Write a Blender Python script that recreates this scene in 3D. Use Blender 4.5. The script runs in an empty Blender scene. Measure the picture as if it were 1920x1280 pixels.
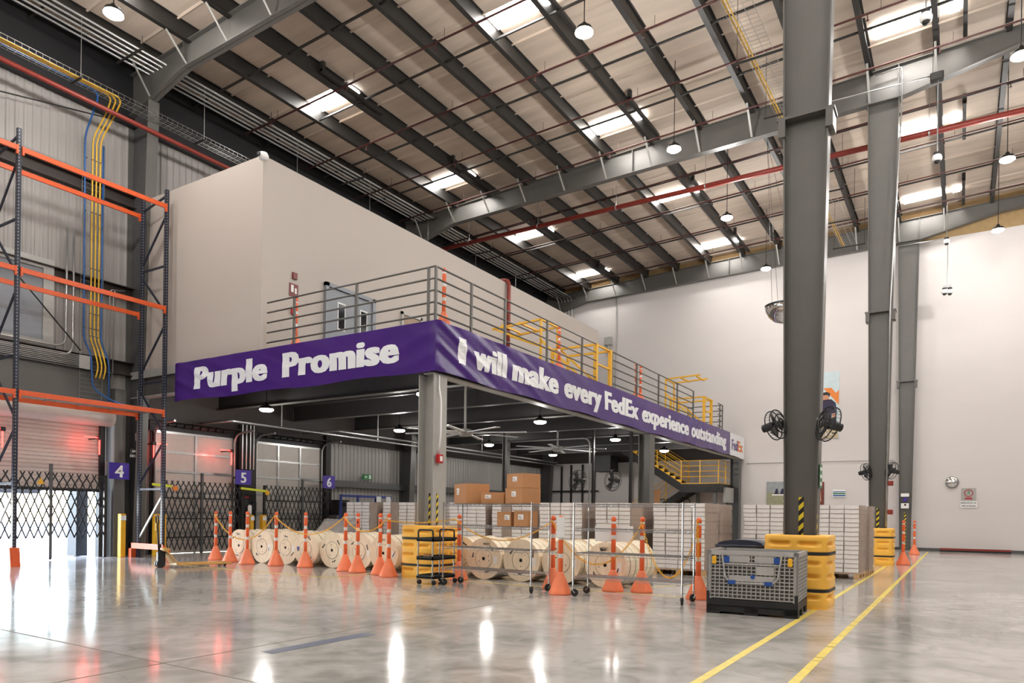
import bpy, bmesh, math, random
from mathutils import Vector, Matrix
R = random.Random(7)
PI = math.pi
SC = bpy.context.scene
COL = SC.collection
# ------------------------------------------------------------------ camera
F = 1337.0
th = math.atan(840 / F); rl = 0.0137
fwd = Vector((-math.sin(th), math.cos(th), 0)); rgt = Vector((math.cos(th), math.sin(th), 0)); upv = Vector((0, 0, 1))
cr, cu = rgt * math.cos(rl) + upv * math.sin(rl), upv * math.cos(rl) - rgt * math.sin(rl)
cam = bpy.data.cameras.new('camera'); co = bpy.data.objects.new('camera', cam); COL.objects.link(co)
cam.sensor_width = 36; cam.lens = F / 1920 * 36
cam.shift_x = 0; cam.shift_y = (964.5 - 640) / 1920
cam.clip_end = 400
mm = Matrix((cr, cu, -fwd)).transposed().to_4x4(); mm.translation = Vector((0, 0, 1.3)); co.matrix_world = mm
SC.camera = co
# ------------------------------------------------------------------ world, sun, exposure
W = bpy.data.worlds.new('sky'); SC.world = W; W.use_nodes = True
nt = W.node_tree
sky = nt.nodes.new('ShaderNodeTexSky'); sky.sky_type = 'NISHITA'; sky.sun_elevation = math.radians(48); sky.sun_rotation = math.radians(250)
sky.sun_disc = False; sky.dust_density = 0.6
nt.links.new(sky.outputs[0], nt.nodes['Background'].inputs[0]); nt.nodes['Background'].inputs[1].default_value = 2.2
sl = bpy.data.lights.new('sun', 'SUN'); sl.energy = 9; sl.angle = 0.01; sl.color = (1, .95, .87)
so = bpy.data.objects.new('sun', sl); COL.objects.link(so); so.rotation_euler = (math.radians(38), 0, math.radians(160))
SC.view_settings.view_transform = 'Standard'; SC.view_settings.look = 'None'
SC.view_settings.exposure = 0.42; SC.view_settings.gamma = 1; SC.view_settings.use_curve_mapping = False
LAMP = 280.0      # watts of one high bay lamp
SKYL = 27.0        # glow of the skylight panels
SC.cycles.max_bounces = 8; SC.cycles.diffuse_bounces = 5; SC.cycles.glossy_bounces = 4; SC.cycles.transmission_bounces = 4
SC.cycles.sample_clamp_indirect = 6; SC.cycles.use_denoising = True
SC.cycles.caustics_reflective = False; SC.cycles.caustics_refractive = False
# ------------------------------------------------------------------ materials
def lin(c):
    return tuple(((x / 255) / 12.92 if x / 255 <= .04045 else ((x / 255 + .055) / 1.055) ** 2.4) for x in c)
MATS = {}
def M(name, rgb, rough=.5, metal=0., var=.06, scale=6., bump=0., bscale=40., emit=0., alpha=1., stretch=(1, 1, 1)):
    if name in MATS: return MATS[name]
    m = bpy.data.materials.new(name); m.use_nodes = True; n = m.node_tree; b = n.nodes['Principled BSDF']
    c = lin(rgb)
    b.inputs['Roughness'].default_value = rough; b.inputs['Metallic'].default_value = metal
    tc = n.nodes.new('ShaderNodeTexCoord'); mp = n.nodes.new('ShaderNodeMapping'); mp.inputs[3].default_value = stretch
    n.links.new(tc.outputs['Object'], mp.inputs[0])
    nz = n.nodes.new('ShaderNodeTexNoise'); nz.inputs['Scale'].default_value = scale; nz.inputs['Detail'].default_value = 4
    n.links.new(mp.outputs[0], nz.inputs['Vector'])
    rp = n.nodes.new('ShaderNodeValToRGB')
    rp.color_ramp.elements[0].position = .3; rp.color_ramp.elements[1].position = .7
    rp.color_ramp.elements[0].color = tuple(x * (1 - var) for x in c) + (1,)
    rp.color_ramp.elements[1].color = tuple(min(1, x * (1 + var)) for x in c) + (1,)
    n.links.new(nz.outputs[0], rp.inputs[0]); n.links.new(rp.outputs[0], b.inputs['Base Color'])
    if bump:
        n2 = n.nodes.new('ShaderNodeTexNoise'); n2.inputs['Scale'].default_value = bscale; n2.inputs['Detail'].default_value = 3
        bp = n.nodes.new('ShaderNodeBump'); bp.inputs['Strength'].default_value = bump; bp.inputs['Distance'].default_value = .03
        n.links.new(mp.outputs[0], n2.inputs['Vector']); n.links.new(n2.outputs[0], bp.inputs['Height']); n.links.new(bp.outputs[0], b.inputs['Normal'])
    if emit:
        b.inputs['Emission Color'].default_value = c + (1,); b.inputs['Emission Strength'].default_value = emit
    if alpha < 1: b.inputs['Alpha'].default_value = alpha
    MATS[name] = m; return m
def floor_mat():
    m = bpy.data.materials.new('polished_concrete'); m.use_nodes = True; n = m.node_tree; b = n.nodes['Principled BSDF']; L = n.links.new
    g = n.nodes.new('ShaderNodeNewGeometry')
    def noise(s, d, dist=0.):
        x = n.nodes.new('ShaderNodeTexNoise'); x.inputs['Scale'].default_value = s; x.inputs['Detail'].default_value = d; x.inputs['Distortion'].default_value = dist
        L(g.outputs['Position'], x.inputs['Vector']); return x
    a = noise(.55, 6, .6); c = noise(3.2, 9, .8)
    mx = n.nodes.new('ShaderNodeMath'); mx.operation = 'MULTIPLY_ADD'; mx.inputs[1].default_value = .55
    L(a.outputs[0], mx.inputs[0])
    m2 = n.nodes.new('ShaderNodeMath'); m2.operation = 'MULTIPLY'; m2.inputs[1].default_value = .45; L(c.outputs[0], m2.inputs[0]); L(m2.outputs[0], mx.inputs[2])
    r = n.nodes.new('ShaderNodeValToRGB'); e = r.color_ramp.elements
    e[0].position = .38; e[0].color = lin((148, 145, 140)) + (1,); e[1].position = .58; e[1].color = lin((190, 186, 181)) + (1,)
    L(mx.outputs[0], r.inputs[0]); L(r.outputs[0], b.inputs['Base Color'])
    rr = n.nodes.new('ShaderNodeMapRange'); rr.inputs[3].default_value = .07; rr.inputs[4].default_value = .17
    L(a.outputs[0], rr.inputs[0]); L(rr.outputs[0], b.inputs['Roughness'])
    bp = n.nodes.new('ShaderNodeBump'); bp.inputs['Strength'].default_value = .05; bp.inputs['Distance'].default_value = .02
    d = noise(1.6, 3); L(d.outputs[0], bp.inputs['Height']); L(bp.outputs[0], b.inputs['Normal'])
    b.inputs['Specular IOR Level'].default_value = .6
    return m
FLOOR = floor_mat()
WHITE = M('white_wall_paint', (211, 205, 202), .6, var=.025, scale=.5, bump=.15, bscale=1.2, stretch=(.4, 1, 1.4))
BOXW = M('cream_wall_paint', (182, 172, 163), .6, var=.02, scale=.5, bump=.08, bscale=1)
SIDING = M('grey_metal_siding', (158, 154, 150), .42, var=.08, scale=1.2, stretch=(1, 1, .2))
ROOF = M('roof_insulation', (204, 188, 172), .65, var=.10, scale=1.4, bump=.35, bscale=2.2, stretch=(.35, 2.4, 1))
PURL = M('dark_purlin_steel', (44, 42, 40), .5, .1, var=.12, scale=3)
STEEL = M('grey_painted_steel', (96, 94, 90), .38, .15, var=.05, scale=2)
STEELD = M('dark_grey_steel', (84, 84, 84), .4, .2, var=.08)
STEELL = M('light_grey_steel', (168, 167, 162), .4, .1, var=.04)
BLACK = M('black_rubber', (26, 26, 28), .55, var=.15)
DARKM = M('black_metal', (42, 40, 38), .45, .4, var=.15)
GALV = M('galvanised_metal', (176, 176, 174), .32, .8, var=.08)
CHROME = M('chrome_wire', (190, 192, 196), .22, .95, var=.05)
ORANGE = M('orange_rack_paint', (214, 88, 38), .4, var=.06)
NAVY = M('navy_rack_paint', (32, 38, 54), .42, .1, var=.1)
CONE = M('orange_cone_plastic', (244, 132, 90), .45, var=.08, scale=4)
CONED = M('orange_post_plastic', (228, 100, 50), .42, var=.06)
REFL = M('white_reflective_band', (216, 216, 214), .35, var=.04)
YEL = M('yellow_plastic', (248, 190, 76), .42, var=.06, scale=3)
YELP = M('yellow_steel_paint', (232, 176, 40), .42, var=.06)
YELL = M('yellow_floor_paint', (226, 204, 98), .4, var=.12, scale=9)
PURP = M('purple_banner_vinyl', (62, 24, 112), .26, var=.08, scale=1.2, bump=.45, bscale=1.6, stretch=(1, 1, .8))
BANT = M('white_banner_print', (230, 232, 234), .45, var=.02)
WOOD = M('pale_reel_wood', (236, 220, 194), .6, var=.10, scale=3, stretch=(6, 1, 1))
WOODB = M('pallet_wood', (196, 160, 116), .7, var=.12, scale=4)
CARD = M('brown_cardboard', (186, 134, 90), .7, var=.05)
CARDD = M('grey_brown_cardboard', (158, 134, 114), .6, var=.08)
CWH = M('white_carton_print', (234, 230, 226), .4, var=.07, scale=9)
PAPER = M('white_paper', (236, 236, 234), .6, var=.02)
RED = M('red_pipe_paint', (132, 48, 38), .42, .1, var=.1)
REDS = M('red_sign', (176, 30, 34), .4)
GREENS = M('green_sign', (40, 120, 60), .4)
BLUES = M('violet_blue_sign', (66, 42, 150), .4, var=.04)
BLUET = M('blue_grey_floor_tape', (94, 100, 116), .45, var=.1)
HOLE = M('dark_hole', (18, 16, 15), .8)
CYEL = M('yellow_cable', (224, 178, 50), .45)
CBLU = M('blue_cable', (36, 88, 150), .45)
DOORG = M('grey_door_paint', (136, 140, 146), .45, var=.03)
GLASSD = M('dark_window_glass', (30, 34, 38), .08, .3)
BEIGE = M('beige_insulation_strip', (168, 140, 98), .7, var=.08)
ROLLW = M('white_roller_slats', (196, 188, 180), .42, var=.04)
BULK = M('grey_bulk_plastic', (172, 170, 168), .5, var=.04)
BLUEP = M('blue_plastic', (28, 74, 150), .4)
WRAP = M('clear_stretch_wrap', (225, 225, 228), .12, var=.02, bump=.9, bscale=6, alpha=.16)
WRAPD = M('clouded_stretch_wrap', (198, 196, 196), .14, var=.1, bump=1., bscale=7, alpha=.55)
MIRR = M('convex_mirror', (225, 225, 225), .04, 1., var=.0)
GLOW = M('skylight_glow', (255, 253, 250), .5, var=0, emit=SKYL)
LAMPG = M('lamp_glow', (255, 246, 232), .5, var=0, emit=13)
REDG = M('red_led_glow', (255, 50, 44), .5, var=0, emit=9)
ORSIGN = M('orange_print', (226, 128, 46), .5)
LBLUE = M('pale_blue_print', (196, 212, 216), .5)
def hazard(name='hazard_tape', k=1.0):
    m = bpy.data.materials.new(name); m.use_nodes = True; n = m.node_tree; b = n.nodes['Principled BSDF']
    tc = n.nodes.new('ShaderNodeTexCoord'); s = n.nodes.new('ShaderNodeSeparateXYZ'); n.links.new(tc.outputs['Object'], s.inputs[0])
    a = n.nodes.new('ShaderNodeMath'); a.operation = 'SUBTRACT'; n.links.new(s.outputs[2], a.inputs[0])
    ad = n.nodes.new('ShaderNodeMath'); ad.operation = 'ADD'; n.links.new(s.outputs[0], ad.inputs[0]); n.links.new(s.outputs[1], ad.inputs[1]); n.links.new(ad.outputs[0], a.inputs[1])
    d = n.nodes.new('ShaderNodeMath'); d.operation = 'DIVIDE'; d.inputs[1].default_value = .155 * k; n.links.new(a.outputs[0], d.inputs[0])
    f = n.nodes.new('ShaderNodeMath'); f.operation = 'FRACT'; n.links.new(d.outputs[0], f.inputs[0])
    g = n.nodes.new('ShaderNodeMath'); g.operation = 'GREATER_THAN'; g.inputs[1].default_value = .5; n.links.new(f.outputs[0], g.inputs[0])
    x = n.nodes.new('ShaderNodeMixRGB'); x.inputs[1].default_value = lin((26, 24, 26)) + (1,); x.inputs[2].default_value = lin((222, 200, 40)) + (1,)
    n.links.new(g.outputs[0], x.inputs[0]); n.links.new(x.outputs[0], b.inputs['Base Color']); b.inputs['Roughness'].default_value = .5
    return m
HAZ = hazard()
# ------------------------------------------------------------------ mesh builder
class B:
    def __init__(s, off=(0, 0, 0)): s.v = []; s.f = []; s.mi = []; s.off = Vector(off); s.m = 0; s.T = None
    def add(s, vs, fs):
        k = len(s.v)
        for p in vs:
            p = Vector(p)
            if s.T is not None: p = s.T @ p
            s.v.append(p - s.off)
        for f in fs: s.f.append(tuple(i + k for i in f)); s.mi.append(s.m)
        return s
    def box(s, x0, x1, y0, y1, z0, z1):
        return s.add([(x0, y0, z0), (x1, y0, z0), (x1, y1, z0), (x0, y1, z0), (x0, y0, z1), (x1, y0, z1), (x1, y1, z1), (x0, y1, z1)],
                     [(0, 3, 2, 1), (4, 5, 6, 7), (0, 1, 5, 4), (1, 2, 6, 5), (2, 3, 7, 6), (3, 0, 4, 7)])
    def bev(s, x0, x1, y0, y1, z0, z1, b):      # box with chamfered vertical and horizontal edges
        def ring(i, z): return [(x0 + i + b, y0 + i, z), (x1 - i - b, y0 + i, z), (x1 - i, y0 + i + b, z), (x1 - i, y1 - i - b, z), (x1 - i - b, y1 - i, z), (x0 + i + b, y1 - i, z), (x0 + i, y1 - i - b, z), (x0 + i, y0 + i + b, z)]
        vs = ring(b * .7, z0) + ring(0, z0 + b) + ring(0, z1 - b) + ring(b * .7, z1); fs = [tuple(range(7, -1, -1)), tuple(range(24, 32))]
        for k in range(3):
            for i in range(8): fs.append((k * 8 + i, k * 8 + (i + 1) % 8, k * 8 + 8 + (i + 1) % 8, k * 8 + 8 + i))
        return s.add(vs, fs)
    def prism(s, pts, d, nrm=None):            # closed planar polygon extruded by vector d
        n = len(pts); d = Vector(d); p = [Vector(q) for q in pts]
        fs = [tuple(range(n)), tuple(range(2 * n - 1, n - 1, -1))] + [(i, i + n, (i + 1) % n + n, (i + 1) % n) for i in range(n)]
        return s.add(p + [q + d for q in p], fs)
    def cyl(s, a, b, r0, r1=None, n=12, caps=True):
        r1 = r0 if r1 is None else r1; a = Vector(a); b = Vector(b); d = (b - a).normalized()
        u = d.orthogonal().normalized(); w = d.cross(u); vs = []
        for c, r in ((a, r0), (b, r1)):
            for i in range(n):
                t = 2 * PI * i / n; vs.append(c + u * (r * math.cos(t)) + w * (r * math.sin(t)))
        fs = [(i, (i + 1) % n, n + (i + 1) % n, n + i) for i in range(n)]
        if caps: fs += [tuple(range(n - 1, -1, -1)), tuple(range(n, 2 * n))]
        return s.add(vs, fs)
    def tube(s, pts, r, n=8):
        pts = [Vector(p) for p in pts]; vs = []; fs = []; u = None
        for i, p in enumerate(pts):
            d = (pts[min(i + 1, len(pts) - 1)] - pts[max(i - 1, 0)]).normalized()
            if u is None: u = d.orthogonal().normalized()
            u = (u - d * u.dot(d)).normalized(); w = d.cross(u)
            for k in range(n):
                t = 2 * PI * k / n; vs.append(p + u * (r * math.cos(t)) + w * (r * math.sin(t)))
            if i:
                for k in range(n): fs.append(((i - 1) * n + k, (i - 1) * n + (k + 1) % n, i * n + (k + 1) % n, i * n + k))
        fs += [tuple(range(n - 1, -1, -1)), tuple(range(len(vs) - n, len(vs)))]
        return s.add(vs, fs)
    def lathe(s, prof, c=(0, 0, 0), ax='z', n=24, caps=True):
        vs = []; fs = []; c = Vector(c)
        for r, h in prof:
            for i in range(n):
                t = 2 * PI * i / n; x, y = r * math.cos(t), r * math.sin(t)
                q = (x, y, h) if ax == 'z' else ((x, h, y) if ax == 'y' else (h, x, y))
                vs.append(c + Vector(q))
        for k in range(len(prof) - 1):
            for i in range(n): fs.append((k * n + i, k * n + (i + 1) % n, (k + 1) * n + (i + 1) % n, (k + 1) * n + i))
        if caps and prof[0][0] > 1e-5: fs.append(tuple(range(n - 1, -1, -1)))
        if caps and prof[-1][0] > 1e-5: fs.append(tuple(range((len(prof) - 1) * n, len(prof) * n)))
        return s.add(vs, fs)
    def bar(s, a, b, w, t=None):               # rectangular bar between two points
        t = w if t is None else t; a = Vector(a); b = Vector(b); d = (b - a).normalized()
        u = d.cross(Vector((0, 0, 1)));
        if u.length < 1e-4: u = Vector((1, 0, 0))
        u.normalize(); v = u.cross(d)
        vs = []
        for c in (a, b):
            for p, q in ((-1, -1), (1, -1), (1, 1), (-1, 1)): vs.append(c + u * (p * w / 2) + v * (q * t / 2))
        return s.add(vs, [(0, 3, 2, 1), (4, 5, 6, 7), (0, 1, 5, 4), (1, 2, 6, 5), (2, 3, 7, 6), (3, 0, 4, 7)])
    def o(s, name, mat, parent=None, smooth=False, label=None):
        me = bpy.data.meshes.new(name); me.from_pydata([tuple(p) for p in s.v], [], s.f)
        for m in (mat if isinstance(mat, (list, tuple)) else [mat]): me.materials.append(m)
        for p, i in zip(me.polygons, s.mi): p.material_index = i
        if smooth:
            for p in me.polygons: p.use_smooth = len(p.vertices) <= 4
        me.update()
        ob = bpy.data.objects.new(name, me); COL.objects.link(ob)
        ob.location = s.off if parent is None else (0, 0, 0)
        if parent is not None: ob.parent = parent
        if label: ob['label'] = label
        return ob
def fillet(pts, r, n=5):
    pts = [Vector(p) for p in pts]; out = [pts[0]]
    for i in range(1, len(pts) - 1):
        a, b, c = pts[i - 1], pts[i], pts[i + 1]; d1 = (a - b).normalized(); d2 = (c - b).normalized()
        rr = min(r, (a - b).length * .45, (c - b).length * .45); p, q = b + d1 * rr, b + d2 * rr
        for k in range(n + 1):
            t = k / n; out.append(p.lerp(b, t).lerp(b.lerp(q, t), t))
    return out + [pts[-1]]
def T(name, label, cat, loc=(0, 0, 0), rz=0., group=None):
    e = bpy.data.objects.new(name, None); COL.objects.link(e); e.location = loc; e.rotation_euler = (0, 0, rz); e.empty_display_size = .1
    e['label'] = label; e['category'] = cat
    if name.startswith('wall_') and cat in ('sign', 'poster', 'fan', 'guard'): e['kind'] = 'thing'
    if group: e['group'] = group
    return e
def tag(ob, label, cat, group=None):
    ob['label'] = label; ob['category'] = cat
    if group: ob['group'] = group
    return ob
def S(name, b, mat, parent=None, smooth=False):
    ob = b.o(name, mat, parent, smooth)
    if parent is None: ob['kind'] = 'structure'
    return ob
KIDS = {}
ORD = ('first', 'second', 'third', 'fourth', 'fifth', 'sixth', 'seventh', 'eighth', 'ninth', 'tenth', 'eleventh', 'twelfth', 'thirteenth', 'fourteenth', 'fifteenth', 'sixteenth', 'seventeenth', 'eighteenth', 'nineteenth', 'twentieth')
def dup(root, loc, rz=None, label=None, group=None):
    def cp(o, par):
        c = o.copy(); COL.objects.link(c)
        if par is not None: c.parent = par
        for k in o.children: cp(k, c)
        return c
    r = cp(root, None); r.location = loc
    if rz is not None: r.rotation_euler = (0, 0, rz)
    if label: r['label'] = label
    if group: r['group'] = group
    return r
FONTC = {}
def text_b(b, s, org, u, v, width=None, cap=.1, bold=.03, sx=1., align=0):
    """letters of string s as thin solid faces: u = reading direction, v = up, cap = capital height"""
    key = (s, bold)
    if key not in FONTC:
        cu_ = bpy.data.curves.new('t', 'FONT'); cu_.body = s; cu_.size = 1; cu_.resolution_u = 3; cu_.offset = bold * .35; cu_.space_character = 1 + bold * 1.1; cu_.extrude = .002
        ob = bpy.data.objects.new('t', cu_); COL.objects.link(ob)
        me = bpy.data.meshes.new_from_object(ob.evaluated_get(bpy.context.evaluated_depsgraph_get()))
        v0 = [tuple(p.co) for p in me.vertices]; f0 = [tuple(p.vertices) for p in me.polygons]; vs = []; fs = []
        sh_ = [(0, 0)] if bold <= 0 else [(i * bold * .62, 0) for i in (-1, 0, 1)]
        for n_, (dx, dy) in enumerate(sh_):
            k_ = len(vs); vs += [(p[0] + dx, p[1] + dy, p[2] + n_ * .0006) for p in v0]; fs += [tuple(q + k_ for q in f) for f in f0]
        FONTC[key] = (vs, fs)
        bpy.data.objects.remove(ob); bpy.data.curves.remove(cu_); bpy.data.meshes.remove(me)
    vs, fs = FONTC[key]
    x0 = min(p[0] for p in vs); x1 = max(p[0] for p in vs)
    k = cap / (.729 + 0.7 * bold); kx = (width / (x1 - x0)) if width else k * sx
    u = Vector(u).normalized(); v = Vector(v).normalized(); w = u.cross(v); org = Vector(org)
    sh = -(x1 - x0) * kx / 2 if align else 0
    b.add([org + u * ((p[0] - x0) * kx + sh) + v * ((p[1] + bold * .35) * k) + w * (p[2] * min(1, cap * 3)) for p in vs], fs)
    return (x1 - x0) * kx
X_, Y_, Z_ = Vector((1, 0, 0)), Vector((0, 1, 0)), Vector((0, 0, 1))
def zr(x): return 14.72 + .04 * x
# ================================================================== SETTING
b = B(); b.box(-20.3, 14.2, -9.2, 35.6, -.3, 0); S('floor', b, FLOOR)
YARD = M('yard_concrete', (240, 240, 238), .8, var=.06)
b = B(); b.box(-70, -20.3, -40, 60, -.3, -.02); S('floor_yard', b, YARD)
JOINT = M('floor_joint_filler', (112, 104, 94), .7)
b = B(); b.box(-5.72, -5.70, -5, 35, 0, .0015); S('trim_1', b, JOINT)
b = B(); b.box(-20, 10, 3.55, 3.565, 0, .0015); S('trim_2', b, JOINT)
def siding(b, y0, y1, z0, z1, x=-20., p=.2, d=.035):
    vs = []; y = y0; n = max(1, round((y1 - y0) / p)); q = (y1 - y0) / n
    for i in range(n):
        for f, dx in ((0, 0), (.5, 0), (.62, d), (.88, d)): vs.append((x + dx, y0 + (i + f) * q))
    vs.append((x, y1)); P = [(a, c, z0) for a, c in vs] + [(a, c, z1) for a, c in vs]; n = len(vs)
    b.add(P, [(i + 1, i, i + n, i + n + 1) for i in range(n - 1)])
b = B()
for y0, y1, z0, z1 in ((-9, 35.5, 3.75, 14.2), (-9, 3, 0, 3.75), (10.55, 12.0, 0, 3.75), (14.78, 15.52, 0, 3.75), (18.48, 35.5, 0, 3.75)):
    siding(b, y0, y1, z0, z1); b.box(-20.2, -20.08, y0, y1, z0, z1)
S('wall_left', b, SIDING)
b = B(); b.box(-20.2, 14.2, 35.4, 35.7, 0, 13.32); S('wall_back', b, WHITE)
b = B(); b.box(-20.2, 14.2, 35.45, 35.7, 13.32, 15.4); S('wall_back_top', b, BEIGE)
b = B(); b.box(14, 14.2, -9, 35.5, 0, 15.4); S('wall_right', b, SIDING)
b = B(); b.box(-20.2, 14.2, -9.2, -9, 0, 15.4); S('wall_front', b, SIDING)
b = B(); nx = 2; ys = []
y = -9.
while y < 35.6:
    ys += [(y, 0), (y + .05, -.035), (y + .11, 0), (y + .75, .02)]; y += 1.42
P = []; Fc = []
for X in (-20.3, 14.3):
    for yy, dz in ys: P.append((X, yy, zr(X) + dz))
n = len(ys)
for i in range(n - 1): Fc.append((i, i + 1, n + i + 1, n + i))
b.add(P, Fc); b.box(-20.3, 14.3, -9.2, 35.7, 15.45, 15.5); S('ceiling', b, ROOF)
b = B(); b.box(-20, -14.4, 11.36, 30.3, 5.16, 9.93); S('wall_office', b, BOXW)
b = B(); b.box(-14.4, -9.05, 11.32, 35.38, 5.0, 5.15); b.box(-20, -14.4, 11.32, 35.38, 5.0, 5.15)
S('floor_mezzanine', b, STEELD)
b = B(); b.box(-4.0, -1.74, 35.36, 35.4, 0, .12); b.box(-1.74, 14, 35.36, 35.4, 0, .12); S('baseboard_back', b, STEELD)
# ------------------------------------------------------------------ purlins
def sec(b, x, y0, y1):
    zt = zr(x) - .01; b.box(x - .012, x + .012, y0, y1, zt - .42, zt); b.box(x - .07, x + .07, y0, y1, zt - .435, zt - .42)
    b.box(x - .012 - .06, x + .07, y0, y1, zt, zt + .008)
for k in range(20):
    x = -18.96 + 1.66 * k
    b = B((x, 11, zr(x) - .4)); sec(b, x, -8.9, 35.4)
    tag(b.o('roof_purlin', PURL), ORD[k] + ' dark roof purlin counted from the left siding wall', 'purlin', 'roof purlins')
for i, y in enumerate((8.6, 13.1, 15.75, 18.35, 20.9, 25.9, 28.6, 31.4, 34.0)):
    b = B((-5, y, 13.9)); b.bar((-19.9, y, zr(-19.9) - .36), (13.9, y, zr(13.9) - .36), .05)
    tag(b.o('bridging_bar', PURL), ORD[i] + ' thin dark bar crossing under the purlins, counted from the viewer', 'bar', 'bridging bars under the roof')
# ------------------------------------------------------------------ rafters
LOW = [(-20, 12.35), (-17.45, 12.95), (-2.4, 13.3), (-1.6, 13.3), (1.3, 13.88), (6, 14.1), (14, 14.45)]
def rafter(y, lab):
    t = T('roof_rafter', lab, 'beam', (-10, y, 13)); o = (-10, y, 13)
    top = [(x, zr(x) - .42) for x in (14, -20)]
    b = B(o); b.prism([(x, y - .012, z) for x, z in LOW + top], (0, .024, 0)); b.o('web', STEEL, t)
    b = B(o)
    for (x0, z0), (x1, z1) in zip(LOW, LOW[1:]): b.prism([(x0, y - .12, z0), (x1, y - .12, z1), (x1, y - .12, z1 + .025), (x0, y - .12, z0 + .025)], (0, .24, 0))
    b.o('bottom_flange', STEEL, t)
    b = B(o); b.prism([(-20, y - .12, zr(-20) - .42), (14, y - .12, zr(14) - .42), (14, y - .12, zr(14) - .4), (-20, y - .12, zr(-20) - .4)], (0, .24, 0)); b.o('top_flange', STEEL, t)
    def low(x):
        for (x0, z0), (x1, z1) in zip(LOW, LOW[1:]):
            if x0 <= x <= x1: return z0 + (z1 - z0) * (x - x0) / (x1 - x0)
    for x in (-17.45, -9.7, -2.38, -1.62): b = B(o); b.box(x - .012, x + .012, y - .11, y + .11, low(x) + .02, zr(x) - .42); b.o('stiffener', STEEL, t)
    for k in range(12):
        x = -18.96 + 1.66 * k
        b = B(o); b.bar((x - .02, y - .75, zr(x) - .36), (x, y - .1, low(x) + .04), .06, .012); b.o('flange_brace', STEELL, t)
rafter(11.3, 'deep grey rafter over the near big column, at the top of the view')
rafter(23.0, 'deep grey rafter carried by the second big column, mid hall')
rafter(35.1, 'grey rafter lying along the top of the far white wall')
# ------------------------------------------------------------------ tall columns (tapered I sections)
def column(y, lab, tape=True, half=.125):
    x = -2.0; o = (x, y, 0); t = T('steel_column', lab, 'column', o)
    def w(z): return .19 + .19 * z / 13.3
    b = B(o); b.prism([(x - w(0), y - .012, 0), (x + w(0), y - .012, 0), (x + w(13.3), y - .012, 13.3), (x - w(13.3), y - .012, 13.3)], (0, .024, 0)); b.o('web', STEEL, t)
    for s in (-1, 1):
        b = B(o); b.prism([(x + s * w(0), y - half, 0), (x + s * (w(0) + .022), y - half, 0), (x + s * (w(13.3) + .022), y - half, 13.3), (x + s * w(13.3), y - half, 13.3)], (0, 2 * half, 0)); b.o('flange', STEEL, t)
    b = B(o); b.box(x - .45, x + .45, y - .19, y + .19, 13.27, 13.3); b.o('cap_plate', STEEL, t)
    b = B(o); b.box(x - .4, x + .4, y - .16, y + .16, 7.25, 7.29)
    for s in (-1, 1): b.box(x + s * .33 - .05, x + s * .33 + .05, y - .16, y + .16, 7.0, 7.25)
    b.o('splice_plate', STEEL, t)
    b = B(o); b.box(x - .4, x + .4, y - .25, y + .25, 0, .03); b.o('base_plate', STEEL, t)
    if tape:
        b = B(o); b.box(x - .04, x + .03, y - .02, y - .013, .1, 1.62); b.o('hazard_tape', HAZ, t)
        b = B(o); b.box(x + w(.8) + .024, x + w(.8) + .03, y - half + .02, y - half + .07, .1, 1.6); b.o('hazard_tape', HAZ, t)
    return t
column(11.3, 'largest and nearest tall grey column, rising out of the yellow barrel guard')
column(23.0, 'second tall grey column, in the middle distance beside the thin conduit')
column(35.05, 'farthest tall grey column, against the white end wall')
# ------------------------------------------------------------------ left wall frame columns and steel
def wcolumn(y, lab):
    o = (-19.5, y, 0); t = T('wall_column', lab, 'column', o)
    b = B(o); b.prism([(-20, y - .01, 0), (-19.5, y - .01, 0), (-19.02, y - .01, 12.55), (-20, y - .01, 12.35)], (0, .02, 0)); b.o('web', STEELD, t)
    b = B(o); b.prism([(-19.5, y - .16, 0), (-19.48, y - .16, 0), (-19.0, y - .16, 12.6), (-19.02, y - .16, 12.6)], (0, .32, 0)); b.o('flange', STEEL, t)
    b = B(o); b.box(-19.98, -19.96, y - .16, y + .16, 0, 12.3); b.o('rear_flange', STEEL, t)
    return t
wc = wcolumn(11.35, 'grey frame column on the siding wall between dock door 4 and dock door 5')
b = B((-19.5, 11.35, 0)); b.box(-19.474, -19.47, 11.27, 11.34, .05, 1.75); b.o('hazard_tape', HAZ, wc)
wcolumn(23., 'dark frame column on the siding wall beyond dock door 6')
wcolumn(34.9, 'frame column in the far left corner under the mezzanine')
b = B((-19.8, 10.85, 0)); b.box(-19.95, -19.6, 10.72, 11.02, 0, 4.6); tag(b.o('door_jamb', STEEL), 'grey steel post right of the white roller shutter', 'post')
b = B((-19.85, 15.15, 0)); b.box(-19.9, -19.75, 14.82, 15.48, 0, 4.1); tag(b.o('door_jamb', DARKM), 'dark post panel between the two sectional dock doors', 'post')
for y in (14.9, 15.05, 15.2, 15.33):
    b = B((-19.7, y, 2.7)); b.cyl((-19.7, y, 2.66), (-19.7, y, 4.1), .022); tag(b.o('conduit_pipe', GALV), ORD[int(round((y - 14.9) / .143))] + ' vertical conduit from the left above the violet sign with a five', 'pipe', 'conduits above the number 5 sign')
b = B((-19.85, 18.6, 0)); b.box(-19.95, -19.7, 18.5, 18.72, 0, 4.1); tag(b.o('door_jamb', DARKM), 'dark post right of the farther sectional dock door', 'post')
t = T('header_beam', 'wide smooth grey header beam above the white roller shutter', 'beam', (-19.8, 7, 4.2)); o = (-19.8, 7, 4.2)
b = B(o); b.box(-19.85, -19.8, 2, 10.7, 4.22, 5.0); b.o('web', STEEL, t)
b = B(o); b.box(-19.9, -19.68, 2, 10.7, 4.2, 4.23); b.box(-19.9, -19.68, 2, 10.7, 5.0, 5.03); b.o('flange', STEELD, t)
GIRT_SHADE = M('shaded_brown_girt', (58, 50, 46), .6, var=.1)  # brown darkened for the shade along the girts and below the mezzanine deck
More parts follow.
